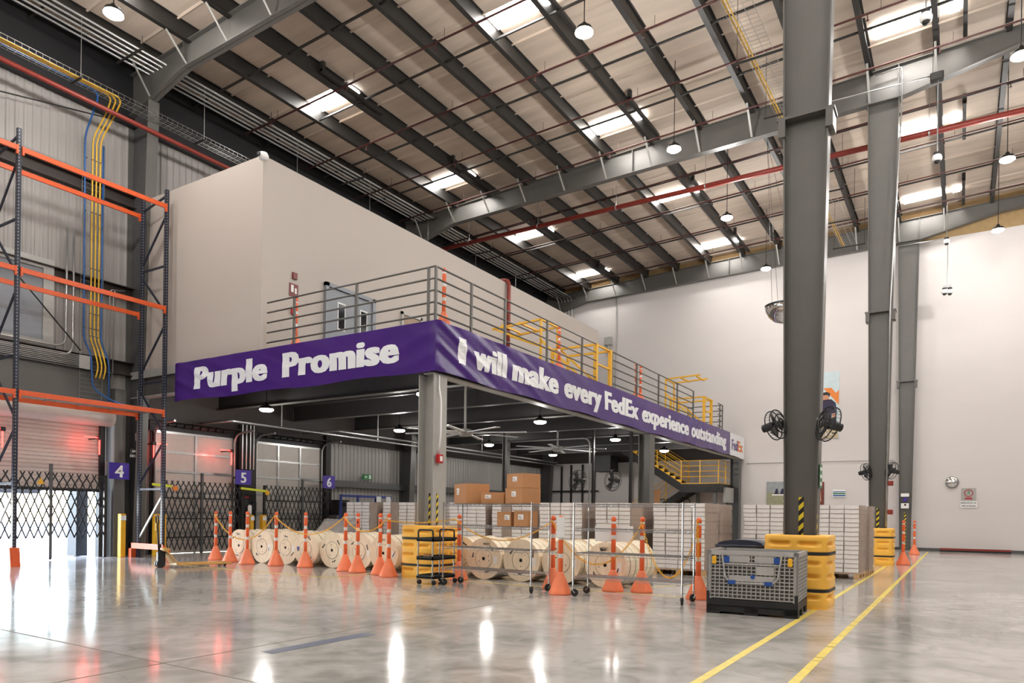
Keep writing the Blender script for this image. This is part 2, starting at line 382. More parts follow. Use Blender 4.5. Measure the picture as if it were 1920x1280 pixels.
for i, (z0, z1, y0, y1, lab) in enumerate(((5.05, 5.42, -5, 34, 'low dark girt behind the bundle of conduits on the siding wall'), (7.2, 7.52, -5, 34, 'dark girt level with the head of the grey panel on the siding wall'), (9.78, 10.12, -5, 34, 'dark girt high on the siding wall under the top orange beams'), (12.05, 13.85, -8.9, 35.2, 'eave girt deepened into a black band at the top of the siding wall'))):
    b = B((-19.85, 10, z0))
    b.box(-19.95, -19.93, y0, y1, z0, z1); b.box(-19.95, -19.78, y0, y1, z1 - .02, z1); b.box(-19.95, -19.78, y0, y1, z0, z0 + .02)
    tag(b.o('wall_girt_or_shade', BLACK if z0 > 12 else GIRT_SHADE), lab, 'girt')  # top girt is black and deepened to fill the band up to the roof
b = B((-19.9, 21, 2.9)); b.box(-19.95, -19.7, 18.8, 34.5, 2.25, 2.5); tag(b.o('wall_girt_or_shade', STEELD), 'grey girt behind the number 6 sign and the green exit sign', 'girt')
t = T('window_1', 'x', 'x'); bpy.data.objects.remove(t)
b = B(); b.box(-19.97, -19.9, 4.4, 9.0, 5.55, 7.5); S('window_1', b, DOORG)
fr = B()
for q in ((4.2, 9.25, 7.42, 7.68), (4.2, 9.25, 5.42, 5.6), (9.0, 9.25, 5.6, 7.42), (6.6, 6.66, 5.6, 7.42)): fr.box(-19.97, -19.86, q[0], q[1], q[2], q[3])
fr.o('window_frame', STEELL, bpy.data.objects['window_1'])
for i, (a, c) in enumerate((((-19.7, 6, 10.9), (-19.7, 10.9, 12.0)), ((-19.6, 8.2, 7.1), (-19.6, 9.8, 5.45)))):
    b = B(a); b.tube([a, c], .018); tag(b.o('brace_rod', DARKM), ('upper', 'lower', 'middle')[i] + ' diagonal bracing rod across the siding wall on the left', 'rod')

b = B((-19.9, 20, 4.4)); b.box(-19.93, -19.84, 11.6, 34.7, 3.92, 4.98); b.box(-19.93, -19.7, 11.6, 34.7, 3.9, 3.93); tag(b.o('wall_girt_or_shade', GIRT_SHADE), 'dark shade band added on the siding wall right under the mezzanine deck', 'girt')  # dark strip added to stand for the shade below the deck
b = B((-15, 35.3, 4.5)); b.box(-19.9, -9.4, 35.3, 35.39, 4.2, 4.98); b.box(-19.9, -9.4, 35.2, 35.39, 4.17, 4.2); tag(b.o('wall_girt_or_shade', GIRT_SHADE), 'dark shade band added on the white end wall right under the mezzanine deck', 'girt')  # matching dark strip added along the end wall, also painted shade
# ================================================================== LAMPS AND SKYLIGHTS
def highbay(x, y, z, lab, group, rod=True, watt=LAMP, real=True):
    o = (x, y, z); t = T('high_bay_lamp', lab, 'lamp', o, 0, group)
    b = B(o); b.lathe([(.02, z + .2), (.05, z + .19), (.07, z + .12), (.17, z + .08), (.2, z + .02), (.19, z)], (x, y, 0), n=20); b.o('housing', DARKM, t, True)
    b = B(o); b.lathe([(.19, z + .01), (.2, z - .03), (.14, z - .07), (.0, z - .085)], (x, y, 0), n=20); b.o('lens', LAMPG, t)
    if not rod: b = B(o); b.cyl((x, y, z + .19), (x, y, 4.99), .012, n=6); b.o('hanging_rod', DARKM, t)
    if rod:
        b = B(o); b.cyl((x, y, z + .19), (x, y, zr(x) - .0), .012, n=6); b.o('hanging_rod', DARKM, t)
    if real:
        l = bpy.data.lights.new('bulb', 'POINT'); l.shadow_soft_size = .17; l.energy = watt; l.color = (1, .97, .935)
        lo = bpy.data.objects.new('bulb', l); COL.objects.link(lo); lo.location = (0, 0, -.3); lo.parent = t
    return t
for x in (-15.45, -7.1, 1.05, 9.4):
    for y in (-4, 2., 8.3, 14., 19.8, 25.3, 31.3):
        if x == -15.45 and y > 9: continue
        if x == -15.45: lab, g = 'round lamp at the upper left, under the roof above the racks', None
        elif x == -7.1: lab, g = {8.3: 'lamp of the middle row out over the near floor', 14.: 'brightest hanging lamp near the top edge', 19.8: 'hanging lamp glaring in front of the mid hall rafter', 25.3: 'hanging lamp beyond the red main pipe in the middle row', 31.3: 'hanging lamp nearest the white end wall, above the dome mirror'}.get(y, 'lamp behind the viewpoint'), None
        elif x == 1.05: lab, g = {25.3: 'hanging lamp by the right edge, the nearer of the right row', 31.3: 'hanging lamp shining on the far white wall at the right'}.get(y, 'lamp over the right aisle'), None
        else: lab, g = 'lamp over the right side of the hall', None
        if y < 8 or (x > 0 and y < 25) or x > 2: g = 'lamps over the near and right parts of the hall'; lab = 'round hanging high bay lamp outside the left and middle rows'
        highbay(x, y, 11.9, lab, g)
for i, (x, y) in enumerate(((-17., 13.65), (-16.9, 19.3), (-11.25, 19.5), (-16.9, 25.0), (-11.25, 25.3), (-16.85, 30.5), (-11.2, 13.7), (-11.2, 30.5))):
    highbay(x, y, 4.25, ('lamp under the mezzanine just above dock door 5', 'lamp under the mezzanine left of the corner column', 'lamp under the mezzanine above the stacked cardboard boxes', 'faint lamp under the mezzanine beside the slim interior post', 'lamp under the mezzanine beside the second mezzanine column', 'deepest lamp under the mezzanine, below the far fan', 'lamp under the mezzanine behind the purple banner corner', 'lamp under the mezzanine near the yellow stairs')[i], 'lamps under the mezzanine', False, 75)
def skylight(x0, x1, y, lab):
    o = ((x0 + x1) / 2, y, zr(x0)); t = T('skylight', lab, 'skylight', o)
    b = B(o); b.prism([(x0, y - .3, zr(x0) - .05), (x1, y - .3, zr(x1) - .05), (x1, y + .3, zr(x1) - .05), (x0, y + .3, zr(x0) - .05)], (0, 0, .03)); b.o('panel', GLOW, t)
    xb = x1 + .62; b = B(o); b.box(xb - .05, xb + .05, y - 1.4, y + 1.1, zr(xb) - .34, zr(xb) - .24); b.box(xb - .06, xb + .06, y - 1.4, y - 1.3, zr(xb) - .3, zr(xb) - .02); b.o('support_rail', PURL, t)
    b = B(o); b.prism([(x1 + .25, y - .22, zr(x1) - .05), (x1 + .5, y - .22, zr(x1) - .04), (x1 + .5, y + .25, zr(x1) - .04), (x1 + .25, y + .25, zr(x1) - .05)], (0, 0, .02)); b.o('side_pane', GLOW, t)
    return t
for c, (x0, x1) in enumerate(((-17.25, -16.1), (-10.6, -9.35), (-3.9 + 1.75, -.65), (5.6, 6.9))):
    for r, y in enumerate((-3., 3.2, 9.4, 15.55, 21.7, 27.8, 33.8)):
        pos = ('left', 'middle', 'right', 'far right')[c]
        if (c == 0 and r >= 3) or (c == 1 and r >= 3) or (c == 2 and r >= 4):
            lab = 'glowing skylight of the %s row, %s' % (pos, {3: 'the nearest one in view', 4: 'just before the mid hall rafter', 5: 'just beyond the mid hall rafter', 6: 'the last one before the end wall'}[r])
            skylight(x0, x1, y, lab)
        else: skylight(x0, x1, y, 'skylight panel in the roof outside the view').__setitem__('group', 'skylights outside the view')
# ================================================================== MEZZANINE
o = (-9.1, 23, 4.6)
t = T('mezzanine_edge_beam', 'long grey edge beam of the mezzanine behind the long purple banner', 'beam', o)
b = B(o); b.box(-9.12, -9.1, 11.3, 35.38, 4.16, 4.98); b.o('web', STEEL, t)
b = B(o); b.box(-9.26, -9.0, 11.3, 35.38, 4.12, 4.15); b.o('bottom_flange', STEELL, t)
o = (-14.5, 11.4, 4.6)
t = T('mezzanine_edge_beam', 'grey edge beam under the cream office box, behind the shorter purple banner', 'beam', o)
b = B(o); b.box(-19.9, -9.14, 11.4, 11.42, 4.46, 4.98); b.o('web', STEEL, t)
b = B(o); b.box(-19.9, -9.27, 11.31, 11.55, 4.42, 4.45); b.box(-19.9, -14.42, 11.3, 11.33, 4.95, 5.16); b.o('bottom_flange', STEELL, t)
for i, y in enumerate([14.1 + 2.98 * k + (.4 if k == 3 else 0) for k in range(7)]):
    o = (-14.5, y, 4.7); t = T('deck_joist', ORD[i] + ' dark joist under the mezzanine deck, counted back from the short banner', 'beam', o, 0, 'deck joists under the mezzanine')
    b = B(o); b.box(-19.82, -9.14, y - .01, y + .01, 4.47, 4.98); b.o('web', PURL, t)
    b = B(o); b.box(-19.82, -9.27, y - .09, y + .09, 4.44, 4.46); b.o('flange', STEEL, t)
def icol(x, y, w, d, h, lab, mat=STEEL, rot=False):
    o = (x, y, 0); t = T('mezzanine_column', lab, 'column', o)
    b = B(o)
    if rot: b.box(x - w / 2, x + w / 2, y - .012, y + .012, .03, h)
    else: b.box(x - .012, x + .012, y - d / 2, y + d / 2, .03, h)
    b.o('web', mat, t)
    for s in (-1, 1):
        b = B(o)
        if rot: b.box(x + s * w / 2 - .012, x + s * w / 2 + .012, y - d / 2, y + d / 2, .03, h)
        else: b.box(x - w / 2, x + w / 2, y + s * d / 2 - .012, y + s * d / 2 + .012, .03, h)
        b.o('flange', mat, t)
    b = B(o); b.box(x - w * .8, x + w * .8, y - d * .8, y + d * .8, 0, .03); b.o('base_plate', mat, t)
    return t
mc = icol(-9.18, 11.5, .38, .42, 4.12, 'grey corner column under the purple banner corner', STEELL, True)
for dx in (-.06, .03): b = B((-9.18, 11.5, 0)); b.box(-9.18 + dx, -9.135 + dx, 11.482, 11.487, .1, 1.72); b.o('hazard_tape', HAZ, mc)
b = B((-9.18, 11.5, 0)); b.box(-8.976, -8.972, 11.40, 11.46, .1, 1.7); b.o('hazard_tape', HAZ, mc)
icol(-9.15, 23.2, .4, .42, 4.12, 'second grey column of the mezzanine front, beside the stairs', STEEL, True)
icol(-9.2, 34.9, .4, .42, 4.12, 'far column of the mezzanine front against the white wall', STEELD, True)
icol(-14.75, 23.0, .2, .2, 4.44, 'slim interior column behind the stacked cardboard boxes', STEEL, True)
o = (-9.0, 11.2, 2.5); t = T('fire_alarm_box', 'small red alarm box on the right side of the mezzanine corner column', 'alarm', (-8.93, 11.42, 2.42)); o = (-8.93, 11.42, 2.42)
b = B(o); b.bev(-8.965, -8.88, 11.34, 11.5, 2.32, 2.5, .012); b.o('case', REDS, t); b = B(o); b.box(-8.88, -8.875, 11.38, 11.46, 2.36, 2.46); b.o('front_plate', PAPER, t)
b = B((-8.95, 11.4, 3)); b.tube(fillet([(-8.95, 11.42, 2.5), (-8.9, 11.42, 2.9), (-8.9, 11.42, 3.6), (-8.96, 11.42, 3.85), (-8.96, 11.42, 4.1)], .1), .018); tag(b.o('conduit_pipe', PAPER, None, True), 'thin white conduit running up the mezzanine corner column from the red alarm box', 'pipe')
# ------------------------------------------------------------------ banners
BD = [None]
def banner(name, lab, p0, p1, z0, z1, mat, nrm, sag=.05, seed=1, k0=1., k1=.4, dirn=1):
    p0 = Vector(p0); p1 = Vector(p1); n = Vector(nrm); L = (p1 - p0).length; nx = int(L / .05); nz = 20; r = random.Random(seed)
    fo = [(r.uniform(.8, 3.), r.uniform(.5, 2.8), r.uniform(0, 6), r.uniform(.3, 1)) for _ in range(5)]
    o = (p0 + p1) / 2; o.z = (z0 + z1) / 2; b = B(o); P = []
    def disp(s, zz):
            v = zz / (z1 - z0); win = max(0, min(1, s / .12, (L - s) / .12))
            d = .012 + sum(a * math.sin(fx * s + fz * 3 * v + ph) for fx, fz, ph, a in fo) * .004
            e0 = math.exp(-s / 3.2) * k0; e1 = math.exp(-(L - s) / 2.5) * k1
            q0 = zz + dirn * .34 * s; q1 = zz - .3 * s
            d += e0 * .026 * (abs(math.sin(q0 * 7.5 + .6 * math.sin(s * 1.3))) ** 3 + .5 * abs(math.sin(q0 * 13 + s)) ** 4 - .3)
            d += e1 * .014 * (abs(math.sin(q1 * 7 + s * .2)) ** 3 - .3)
            return d * win + .012
    for i in range(nx + 1):
        u = i / nx; s = u * L
        for j in range(nz + 1):
            v = j / nz; zz = v * (z1 - z0); q = p0.lerp(p1, u) + n * disp(s, zz); P.append((q.x, q.y, z0 + zz + (1 - v) * (.02 * math.sin(s * 2.1) - sag * math.sin(PI * u) * .3)))
    b.add(P, [(i * (nz + 1) + j, (i + 1) * (nz + 1) + j, (i + 1) * (nz + 1) + j + 1, i * (nz + 1) + j + 1) for i in range(nx) for j in range(nz)])
    BD[0] = (disp, p0, (p1 - p0).normalized(), n, z0); ob = tag(b.o(name, mat, None, True), lab, 'banner'); return ob, o
ob, o = banner('purple_banner', 'short purple banner with white words hung below the cream office box', (-17.66, 11.24, 0), (-8.9, 11.24, 0), 4.17, 5.17, PURP, (0, -1, 0), seed=3, k0=1.1, k1=.7, dirn=1)
def conform(b, o):
    disp, p0, u, n, z0 = BD[0]; o = Vector(o); bm = bmesh.new(); vs = [bm.verts.new(q) for q in b.v]
    for f in b.f:
        try: bm.faces.new([vs[i] for i in f])
        except ValueError: pass
    for ax, step in ((u, .12), (Z_, .07)):
        t_ = [v.co.dot(ax) for v in bm.verts]; a = min(t_) + step / 2
        while a < max(t_):
            bmesh.ops.bisect_plane(bm, geom=bm.verts[:] + bm.edges[:] + bm.faces[:], plane_co=ax * a, plane_no=ax); a += step
    for v in bm.verts:
        w = v.co + o; s = (w - p0).dot(u); h = (w - p0).dot(n); v.co = w - n * h + n * (disp(s, w.z - z0) + .006 + .25 * (h + .005)) - o
    bm.verts.index_update(); b.v = [v.co.copy() for v in bm.verts]; b.f = [tuple(v.index for v in f.verts) for f in bm.faces]; b.mi = [0] * len(b.f); bm.free()
def words(ob, o, ws, org, u, mat, off):
    for s, a, c, z, cap, bold in ws:
        b = B(o); p = Vector(org) + Vector(u) * a; p.z = z; text_b(b, s, p, u, Z_, width=c - a, cap=cap, bold=bold); conform(b, o); b.o('lettering', mat, ob)
words(ob, o, [('Purple', .88, 3.72, 4.42, .6, .075), ('Promise', 4.23, 7.81, 4.42, .6, .075)], (-17.66, 11.24, 0), (1, 0, 0), BANT, (0, -.042, 0))
ob, o = banner('purple_banner', 'long purple banner with white words along the right side of the mezzanine', (-8.92, 11.21, 0), (-8.92, 32.75, 0), 4.15, 5.18, PURP, (1, 0, 0), seed=8, k0=1.5, k1=.04)
Y0 = 11.24
words(ob, o, [(s, a - Y0, c - Y0, 4.44, .58, .075) for s, a, c in (('I', 11.95, 12.24), ('will', 12.5, 13.84), ('make', 14.07, 16.35), ('every', 16.65, 18.99), ('FedEx', 19.2, 21.82), ('experience', 22.1, 26.91), ('outstanding', 27.2, 32.06))], (-8.92, Y0, 0), (0, 1, 0), BANT, (.042, 0, 0))
ob, o = banner('white_banner', 'white banner panel with a purple and orange logo at the far end of the mezzanine', (-8.92, 32.78, 0), (-8.92, 35.3, 0), 4.15, 5.18, BANT, (1, 0, 0), seed=5, k0=.3, k1=.3)
words(ob, o, [('Fed', .2, 1.25, 4.42, .52, .06)], (-8.92, 32.78, 0), (0, 1, 0), PURP, (.042, 0, 0))
words(ob, o, [('Ex', 1.27, 2.15, 4.42, .52, .06)], (-8.92, 32.78, 0), (0, 1, 0), ORSIGN, (.042, 0, 0))
# ------------------------------------------------------------------ railings
RZ = (5.34, 5.58, 5.82, 6.06, 6.3)
def railing(lab, pts, posts, mat=STEEL, zs=RZ, base=5.15, r=.02, pr=.024):
    o = tuple(posts[0][:2]) + (base,); t = T('guard_rail', lab, 'railing', o)
    for z in zs:
        b = B(o); b.tube([(p[0], p[1], z) for p in pts], r, 6); b.o('rail', mat, t, True)
    for p in posts:
        b = B(o); b.box(p[0] - pr, p[0] + pr, p[1] - pr, p[1] + pr, base, zs[-1]); b.o('post', mat, t)
    return t
railing('grey guard rail above the short purple banner', [(-14.14, 11.34), (-9.03, 11.34)], [(x, 11.34) for x in (-13.19, -11.2, -9.2)])
railing('long grey guard rail above the long purple banner, near stretch', [(-9.03, 11.34), (-9.03, 18.9)], [(-9.03, y) for y in (11.36, 12.6, 13.95, 15.95, 17.95)])
railing('grey guard rail above the word experience, between the two yellow gates', [(-9.03, 19.95), (-9.03, 27.8)], [(-9.03, y) for y in (19.98, 21.95, 23.95, 25.9, 27.8)])
railing('short grey guard rail closing the far end of the mezzanine', [(-9.03, 31.2), (-9.03, 31.9), (-10.6, 31.9)], [(-9.03, 31.5), (-9.03, 31.9), (-10.6, 31.9)])
# pallet gates: pairs of yellow tube frames
def pgate(y, lab, up):
    o = (-9.1, y, 5.15); t = T('pallet_gate', lab, 'gate', o)
    x0, x1 = -9.06, -10.5
    for yy in (y, y + 1.0):
        b = B(o); b.box(x0 - .05, x0 + .05, yy - .05, yy + .05, 5.15, 6.33); b.o('gate_post', YELP, t)
        b = B(o); b.box(x1 - .04, x1 + .04, yy - .04 - .0, yy + .04, 5.15, 6.33); b.o('gate_post', YELP, t)
        b = B(o); b.bar((x0, yy, 6.3), (x1, yy, 6.3), .06); b.o('side_bar', YELP, t)
    for z in (5.75, 6.3):
        b = B(o); b.bar((x0, y, z), (x0, y + 1.0, z), .05); b.o('front_bar', YELP, t)
    # swinging arm frame
    px = x1 + .1
    def fr(pts): 
        b = B(o); b.bar(pts[0], pts[1], .055); b.o('arm_tube', YELP, t)
    A = (px, 7.05) if up else (px, 7.0)
    for yy in (y - .9, y + .1):
        fr(((px, yy, 5.5), (px, yy, 7.02)))
        if up: fr(((px, yy, 7.0), (px - 1.7, yy, 6.92))); fr(((px, yy, 6.25), (px - 1.6, yy, 6.9)))
        else: fr(((px, yy, 7.0), (px + 1.45, yy, 7.06)));
    s = -1 if up else 1
    for d in (.0, .75, 1.35) if up else (0., .65, 1.3): fr(((px + s * d, y - .9, 7.0), (px + s * d, y + .1, 7.0)))
    for yy in (y - .9, y + .1): fr(((px, yy, 6.4), (px + 1.2, yy, 5.3)))
    return t
pgate(18.9, 'nearer yellow pallet gate on the mezzanine edge, arms folded to the left', True)
pgate(29.3, 'farther yellow pallet gate on the mezzanine edge, with raised ladder-like frame', False)
# ------------------------------------------------------------------ office box details
t = T('office_door', 'grey double door with narrow windows on the cream office wall', 'door', (-14.38, 14.3, 5.15)); o = (-14.38, 14.3, 5.15)
b = B(o)
for q in ((13.35, 13.47, 5.16, 7.42), (15.13, 15.25, 5.16, 7.42), (13.35, 15.25, 7.32, 7.42)): b.box(-14.4, -14.3, *q)
b.o('door_frame', DOORG, t)
for y0, y1 in ((13.48, 14.44), (14.46, 15.12)):
    lf = B(o); lf.box(-14.39, -14.35, y0, y1, 5.18, 7.31); l = lf.o('door_leaf', DOORG, t)
    yc = y1 - .25 if y0 < 14 else y0 + .2
    yc = 13.95 if y0 < 14 else 14.8
    b = B(o); b.box(-14.349, -14.338, yc - .14, yc + .14, 6.25, 7.0); b.o('window_trim', PAPER, l)
    b = B(o); b.box(-14.337, -14.333, yc - .11, yc + .11, 6.29, 6.96); b.o('window_glass', GLASSD, l)
t = T('office_door', 'brown door half hidden behind the banner corner on the cream office wall', 'door', (-14.38, 16.9, 5.15)); o = (-14.38, 16.9, 5.15)
b = B(o)
for q in ((16.42, 16.5, 5.16, 7.4), (17.3, 17.38, 5.16, 7.4), (16.42, 17.38, 7.32, 7.4)): b.box(-14.4, -14.33, *q)
b.o('door_frame', STEELL, t); b = B(o); b.box(-14.39, -14.36, 16.5, 17.3, 5.18, 7.32); b.o('door_leaf', CARDD, t)
def plate(name, lab, cat, x, y0, y1, z0, z1, mat, d=.012):
    b = B((x, (y0 + y1) / 2, (z0 + z1) / 2)); b.box(x, x + d, y0, y1, z0, z1); return tag(b.o(name, mat), lab, cat), (x, (y0 + y1) / 2, (z0 + z1) / 2)
DRED = M('dark_red_plastic', (110, 40, 34), .4)
p, o = plate('alarm_sounder', 'small dark red sounder box, upper device on the cream office wall', 'alarm', -14.395, 12.28, 12.42, 7.2, 7.36, DRED, .05)
p, o = plate('alarm_sign', 'brown and white fire alarm sign under the sounder on the cream office wall', 'sign', -14.395, 12.2, 12.48, 6.75, 7.08, DRED)
b = B(o); b.box(-14.383, -14.38, 12.25, 12.33, 6.86, 7.04); b.box(-14.383, -14.38, 12.37, 12.43, 6.84, 6.98); b.o('pictogram', PAPER, p)
p, o = plate('alarm_button', 'small red push box below the alarm sign on the cream office wall', 'alarm', -14.395, 12.26, 12.4, 6.3, 6.44, REDS, .05)
t = T('fire_extinguisher_frame', 'thin red frame low on the cream office wall between its two doors', 'frame', (-14.38, 16.0, 6.6)); o = (-14.38, 16.0, 6.6)
b = B(o)
for q in ((15.9, 15.93, 6.35, 6.75), (16.05, 16.08, 6.35, 6.75), (15.9, 16.08, 6.72, 6.75)): b.box(-14.395, -14.37, *q)
b.o('rim', REDS, t)
t = T('dome_camera', 'white round camera on the top corner of the cream office box', 'camera', (-14.35, 11.2, 9.85)); o = (-14.35, 11.2, 9.85)
b = B(o); b.lathe([(.01, .1), (.1, .07), (.13, 0), (.1, -.07), (.01, -.1)], (-14.28, 11.27, 9.83), 'z', 18); b.o('body', PAPER, t, True)
b = B(o); b.lathe([(.06, -.13), (.055, -.15), (.0, -.165)], (-14.28, 11.27, 9.83), 'y', 14); b.o('lens', BLACK, t)
b = B((-13.9, 22, 6.5)); b.tube(fillet([(-14.9, 22.3, 10.03), (-14.28, 22.3, 10.03), (-14.28, 22.3, 5.16)], .25), .075, 10); tag(b.o('red_standpipe', RED, None, True), 'dark red standpipe running down the side of the cream office wall', 'pipe')
# ------------------------------------------------------------------ posts with cone bases (delineators)
def delineator(name='cone_post'):
    t = T(name, 'x', 'traffic post')
    b = B(); b.lathe([(.185, 0), (.19, .02), (.185, .045), (.06, .34), (.052, .37)], n=28); b.o('cone_base', CONE, t, True)
    b = B()
    prof = [(.036, .355)]
    for k, (z0, z1) in enumerate(((.36, .60), (.67, .90), (.97, 1.17))): prof += [(.036, z0), (.042, z0 + .02), (.042, z1 - .02), (.036, z1)]
    prof += [(.036, 1.2), (.044, 1.22), (.046, 1.25), (.03, 1.285), (.0, 1.295)]
    b.lathe(prof, n=16); b.o('tube', CONED, t, True)
    for z0, z1 in ((.60, .67), (.90, .97), (1.17, 1.21)): b = B(); b.lathe([(.0385, z0), (.0385, z1)], n=16); b.o('reflective_band', REFL, t)
    return t
post = delineator()
CONES = [((404, 1051), 'leftmost orange cone post, beside the pallet jack forks'), ((431, 1055), 'second orange cone post from the left, next to the pallet jack fork tips'), ((463, 1059), 'orange cone post in front of the leftmost two cable reels'),
 ((517, 1062), 'orange cone post in front of the third cable reel from the left'), ((572, 1065), 'orange cone post in front of the reel with the small blue label'), ((647, 1072), 'orange cone post left of its close twin, right of the fifth reel'),
 ((670, 1075), 'orange cone post with a black mark, in front of the sixth cable reel'), ((712, 1079), 'orange cone post in front of the last full reel left of the yellow guard'), ((745, 1083), 'orange cone post just left of the yellow barrel guard with the black strap'),
 ((1036, 1106), 'orange cone post partly behind the one with the white label'), ((1050, 1117), 'orange cone post with a tall white label, between the two wire shelves'), ((1149, 1111), 'orange cone post with white sheets stuck behind it, before the rightmost reel'),
 ((1203, 1113), 'orange cone post right of the rightmost cable reel'), ((1308, 1125), 'orange cone post with a yellow chain hanging down it, left of the grey crate'),
 ((1684, 1060), 'orange cone post right of the far yellow barrel guard'), ((1714, 1041), 'farthest orange cone post, near the white wall base')]
def gp(px, py, z=0.):
    d = fwd + cr * ((px - 960) / F) - cu * ((py - 964.5) / F); k = (z - 1.3) / d.z; return Vector((d.x * k, d.y * k, z))
first = True; CP = []
for (px, py), lab in CONES:
    p = gp(px, py - 1); p += Vector((p.x, p.y, 0)).normalized() * .17; p += Vector((-.1, -.16, 0)) if px == 745 else Vector((.12, .1, 0)) if px == 1684 else Vector((.03, -.08, 0)) if px == 1308 else Vector((0, 0, 0)); CP.append(p)
    if first: post.location = p; post['label'] = lab; post['group'] = 'orange cone posts'; c = post; first = False
    else: c = dup(post, p, R.uniform(0, 6), lab, 'orange cone posts')
    if px in (670, 712):
        b = B(); b.box(-.012, .012, -.046, -.04, 1.06, 1.12); b.o('black_mark', BLACK, c); c.rotation_euler.z = .6
    if px == 1050:
        b = B(); b.box(-.065, .065, -.052, -.046, .94, 1.27); q = b.o('label_sheet', PAPER, c); c.rotation_euler.z = .43
    if px == 1149:
        b = B(); b.box(-.33, .33, .05, .054, .86, 1.13); q = b.o('label_sheet', PAPER, c); c.rotation_euler.z = .3
p = gp(835, 1084) ; CP.append(Vector((-8.35, 11.25, 0))); dup(post, (-8.35, 11.35, 0), .4, 'orange cone post squeezed between the yellow barrel guard and the utility cart', 'orange cone posts')
dup(post, (-3.1, 23.1, 0), .4, 'orange cone post almost hidden behind the white stack left of the far yellow guard', 'orange cone posts')
for i, (x, y, lab) in enumerate(((-13.6, 11.75, 'orange post on the mezzanine at the left end of the guard rail'), (-9.2, 11.85, 'orange post on the mezzanine right at the banner corner'), (-9.3, 17.1, 'orange post on the mezzanine beside the nearer yellow gate'), (-9.3, 22.55, 'left one of the two orange posts standing close together on the mezzanine'), (-9.3, 22.95, 'right one of the two orange posts standing close together on the mezzanine'))):
    dup(post, (x, y, 5.15), .4 * i, lab, 'orange posts on the mezzanine')
# ------------------------------------------------------------------ yellow chains
def chain(lab, a, c, sag, link=.055):
    a = Vector(a); c = Vector(c); n = max(6, int(((c - a).length + sag * 1.2) / (link * .8))); o = (a + c) / 2; b = B(o)
    pt = [a.lerp(c, i / n) - Vector((0, 0, sag * 4 * (i / n) * (1 - i / n))) for i in range(n + 1)]
    for i in range(n):
        d = (pt[i + 1] - pt[i]); L = d.length * .62; d.normalize(); m = (pt[i] + pt[i + 1]) / 2
        s = d.cross(Z_); s = s.normalized() if s.length > .01 else X_.copy(); u = s.cross(d)
        e = (s + u if i % 2 else s - u).normalized() * .014
        q = [m - d * L + e * .6, m - d * L * .6 + e, m + d * L * .6 + e, m + d * L + e * .6, m + d * L - e * .6, m + d * L * .6 - e, m - d * L * .6 - e, m - d * L - e * .6]
        b.tube(q + [q[0]], .0055, 4)
    return tag(b.o('plastic_chain', CYELC), lab, 'chain')
CYELC = M('yellow_chain_plastic', (240, 182, 44), .45, var=.04)
top = lambda i, z=1.2: CP[i] + Vector((0, -.05, z))
for a, c, sag, lab in ((0, 3, .62, 'leftmost sagging yellow chain, in front of the first cable reels'), (3, 5, .42, 'yellow chain hanging between the fourth and sixth cone posts'), (5, 8, .3, 'yellow chain across the tops of the reels left of the yellow guard')):
    chain(lab, top(a), top(c), sag)
chain('yellow chain passing over the top of the yellow barrel guard', top(8, 1.15), top(16, 1.2), .06)
chain('yellow chain hanging from the yellow guard down to the first wire shelf', top(16), top(9), .38)
chain('deepest sagging yellow chain, behind the second wire shelf', top(9), top(12, 1.15), .72)
chain('yellow chain between the rightmost reel and the grey crate', top(12), top(13, 1.1), .85)
chain('short yellow chain end hanging straight down the post left of the grey crate', top(13, 1.24) + Vector((0, -.02, 0)), top(13, .62) + Vector((.02, -.02, 0)), .0)
# ================================================================== FLOOR OBJECTS
def xat(px, py, Y):
    d = fwd + cr * ((px - 960) / F) - cu * ((py - 964.5) / F); k = Y / d.y; return d.x * k, 1.3 + d.z * k
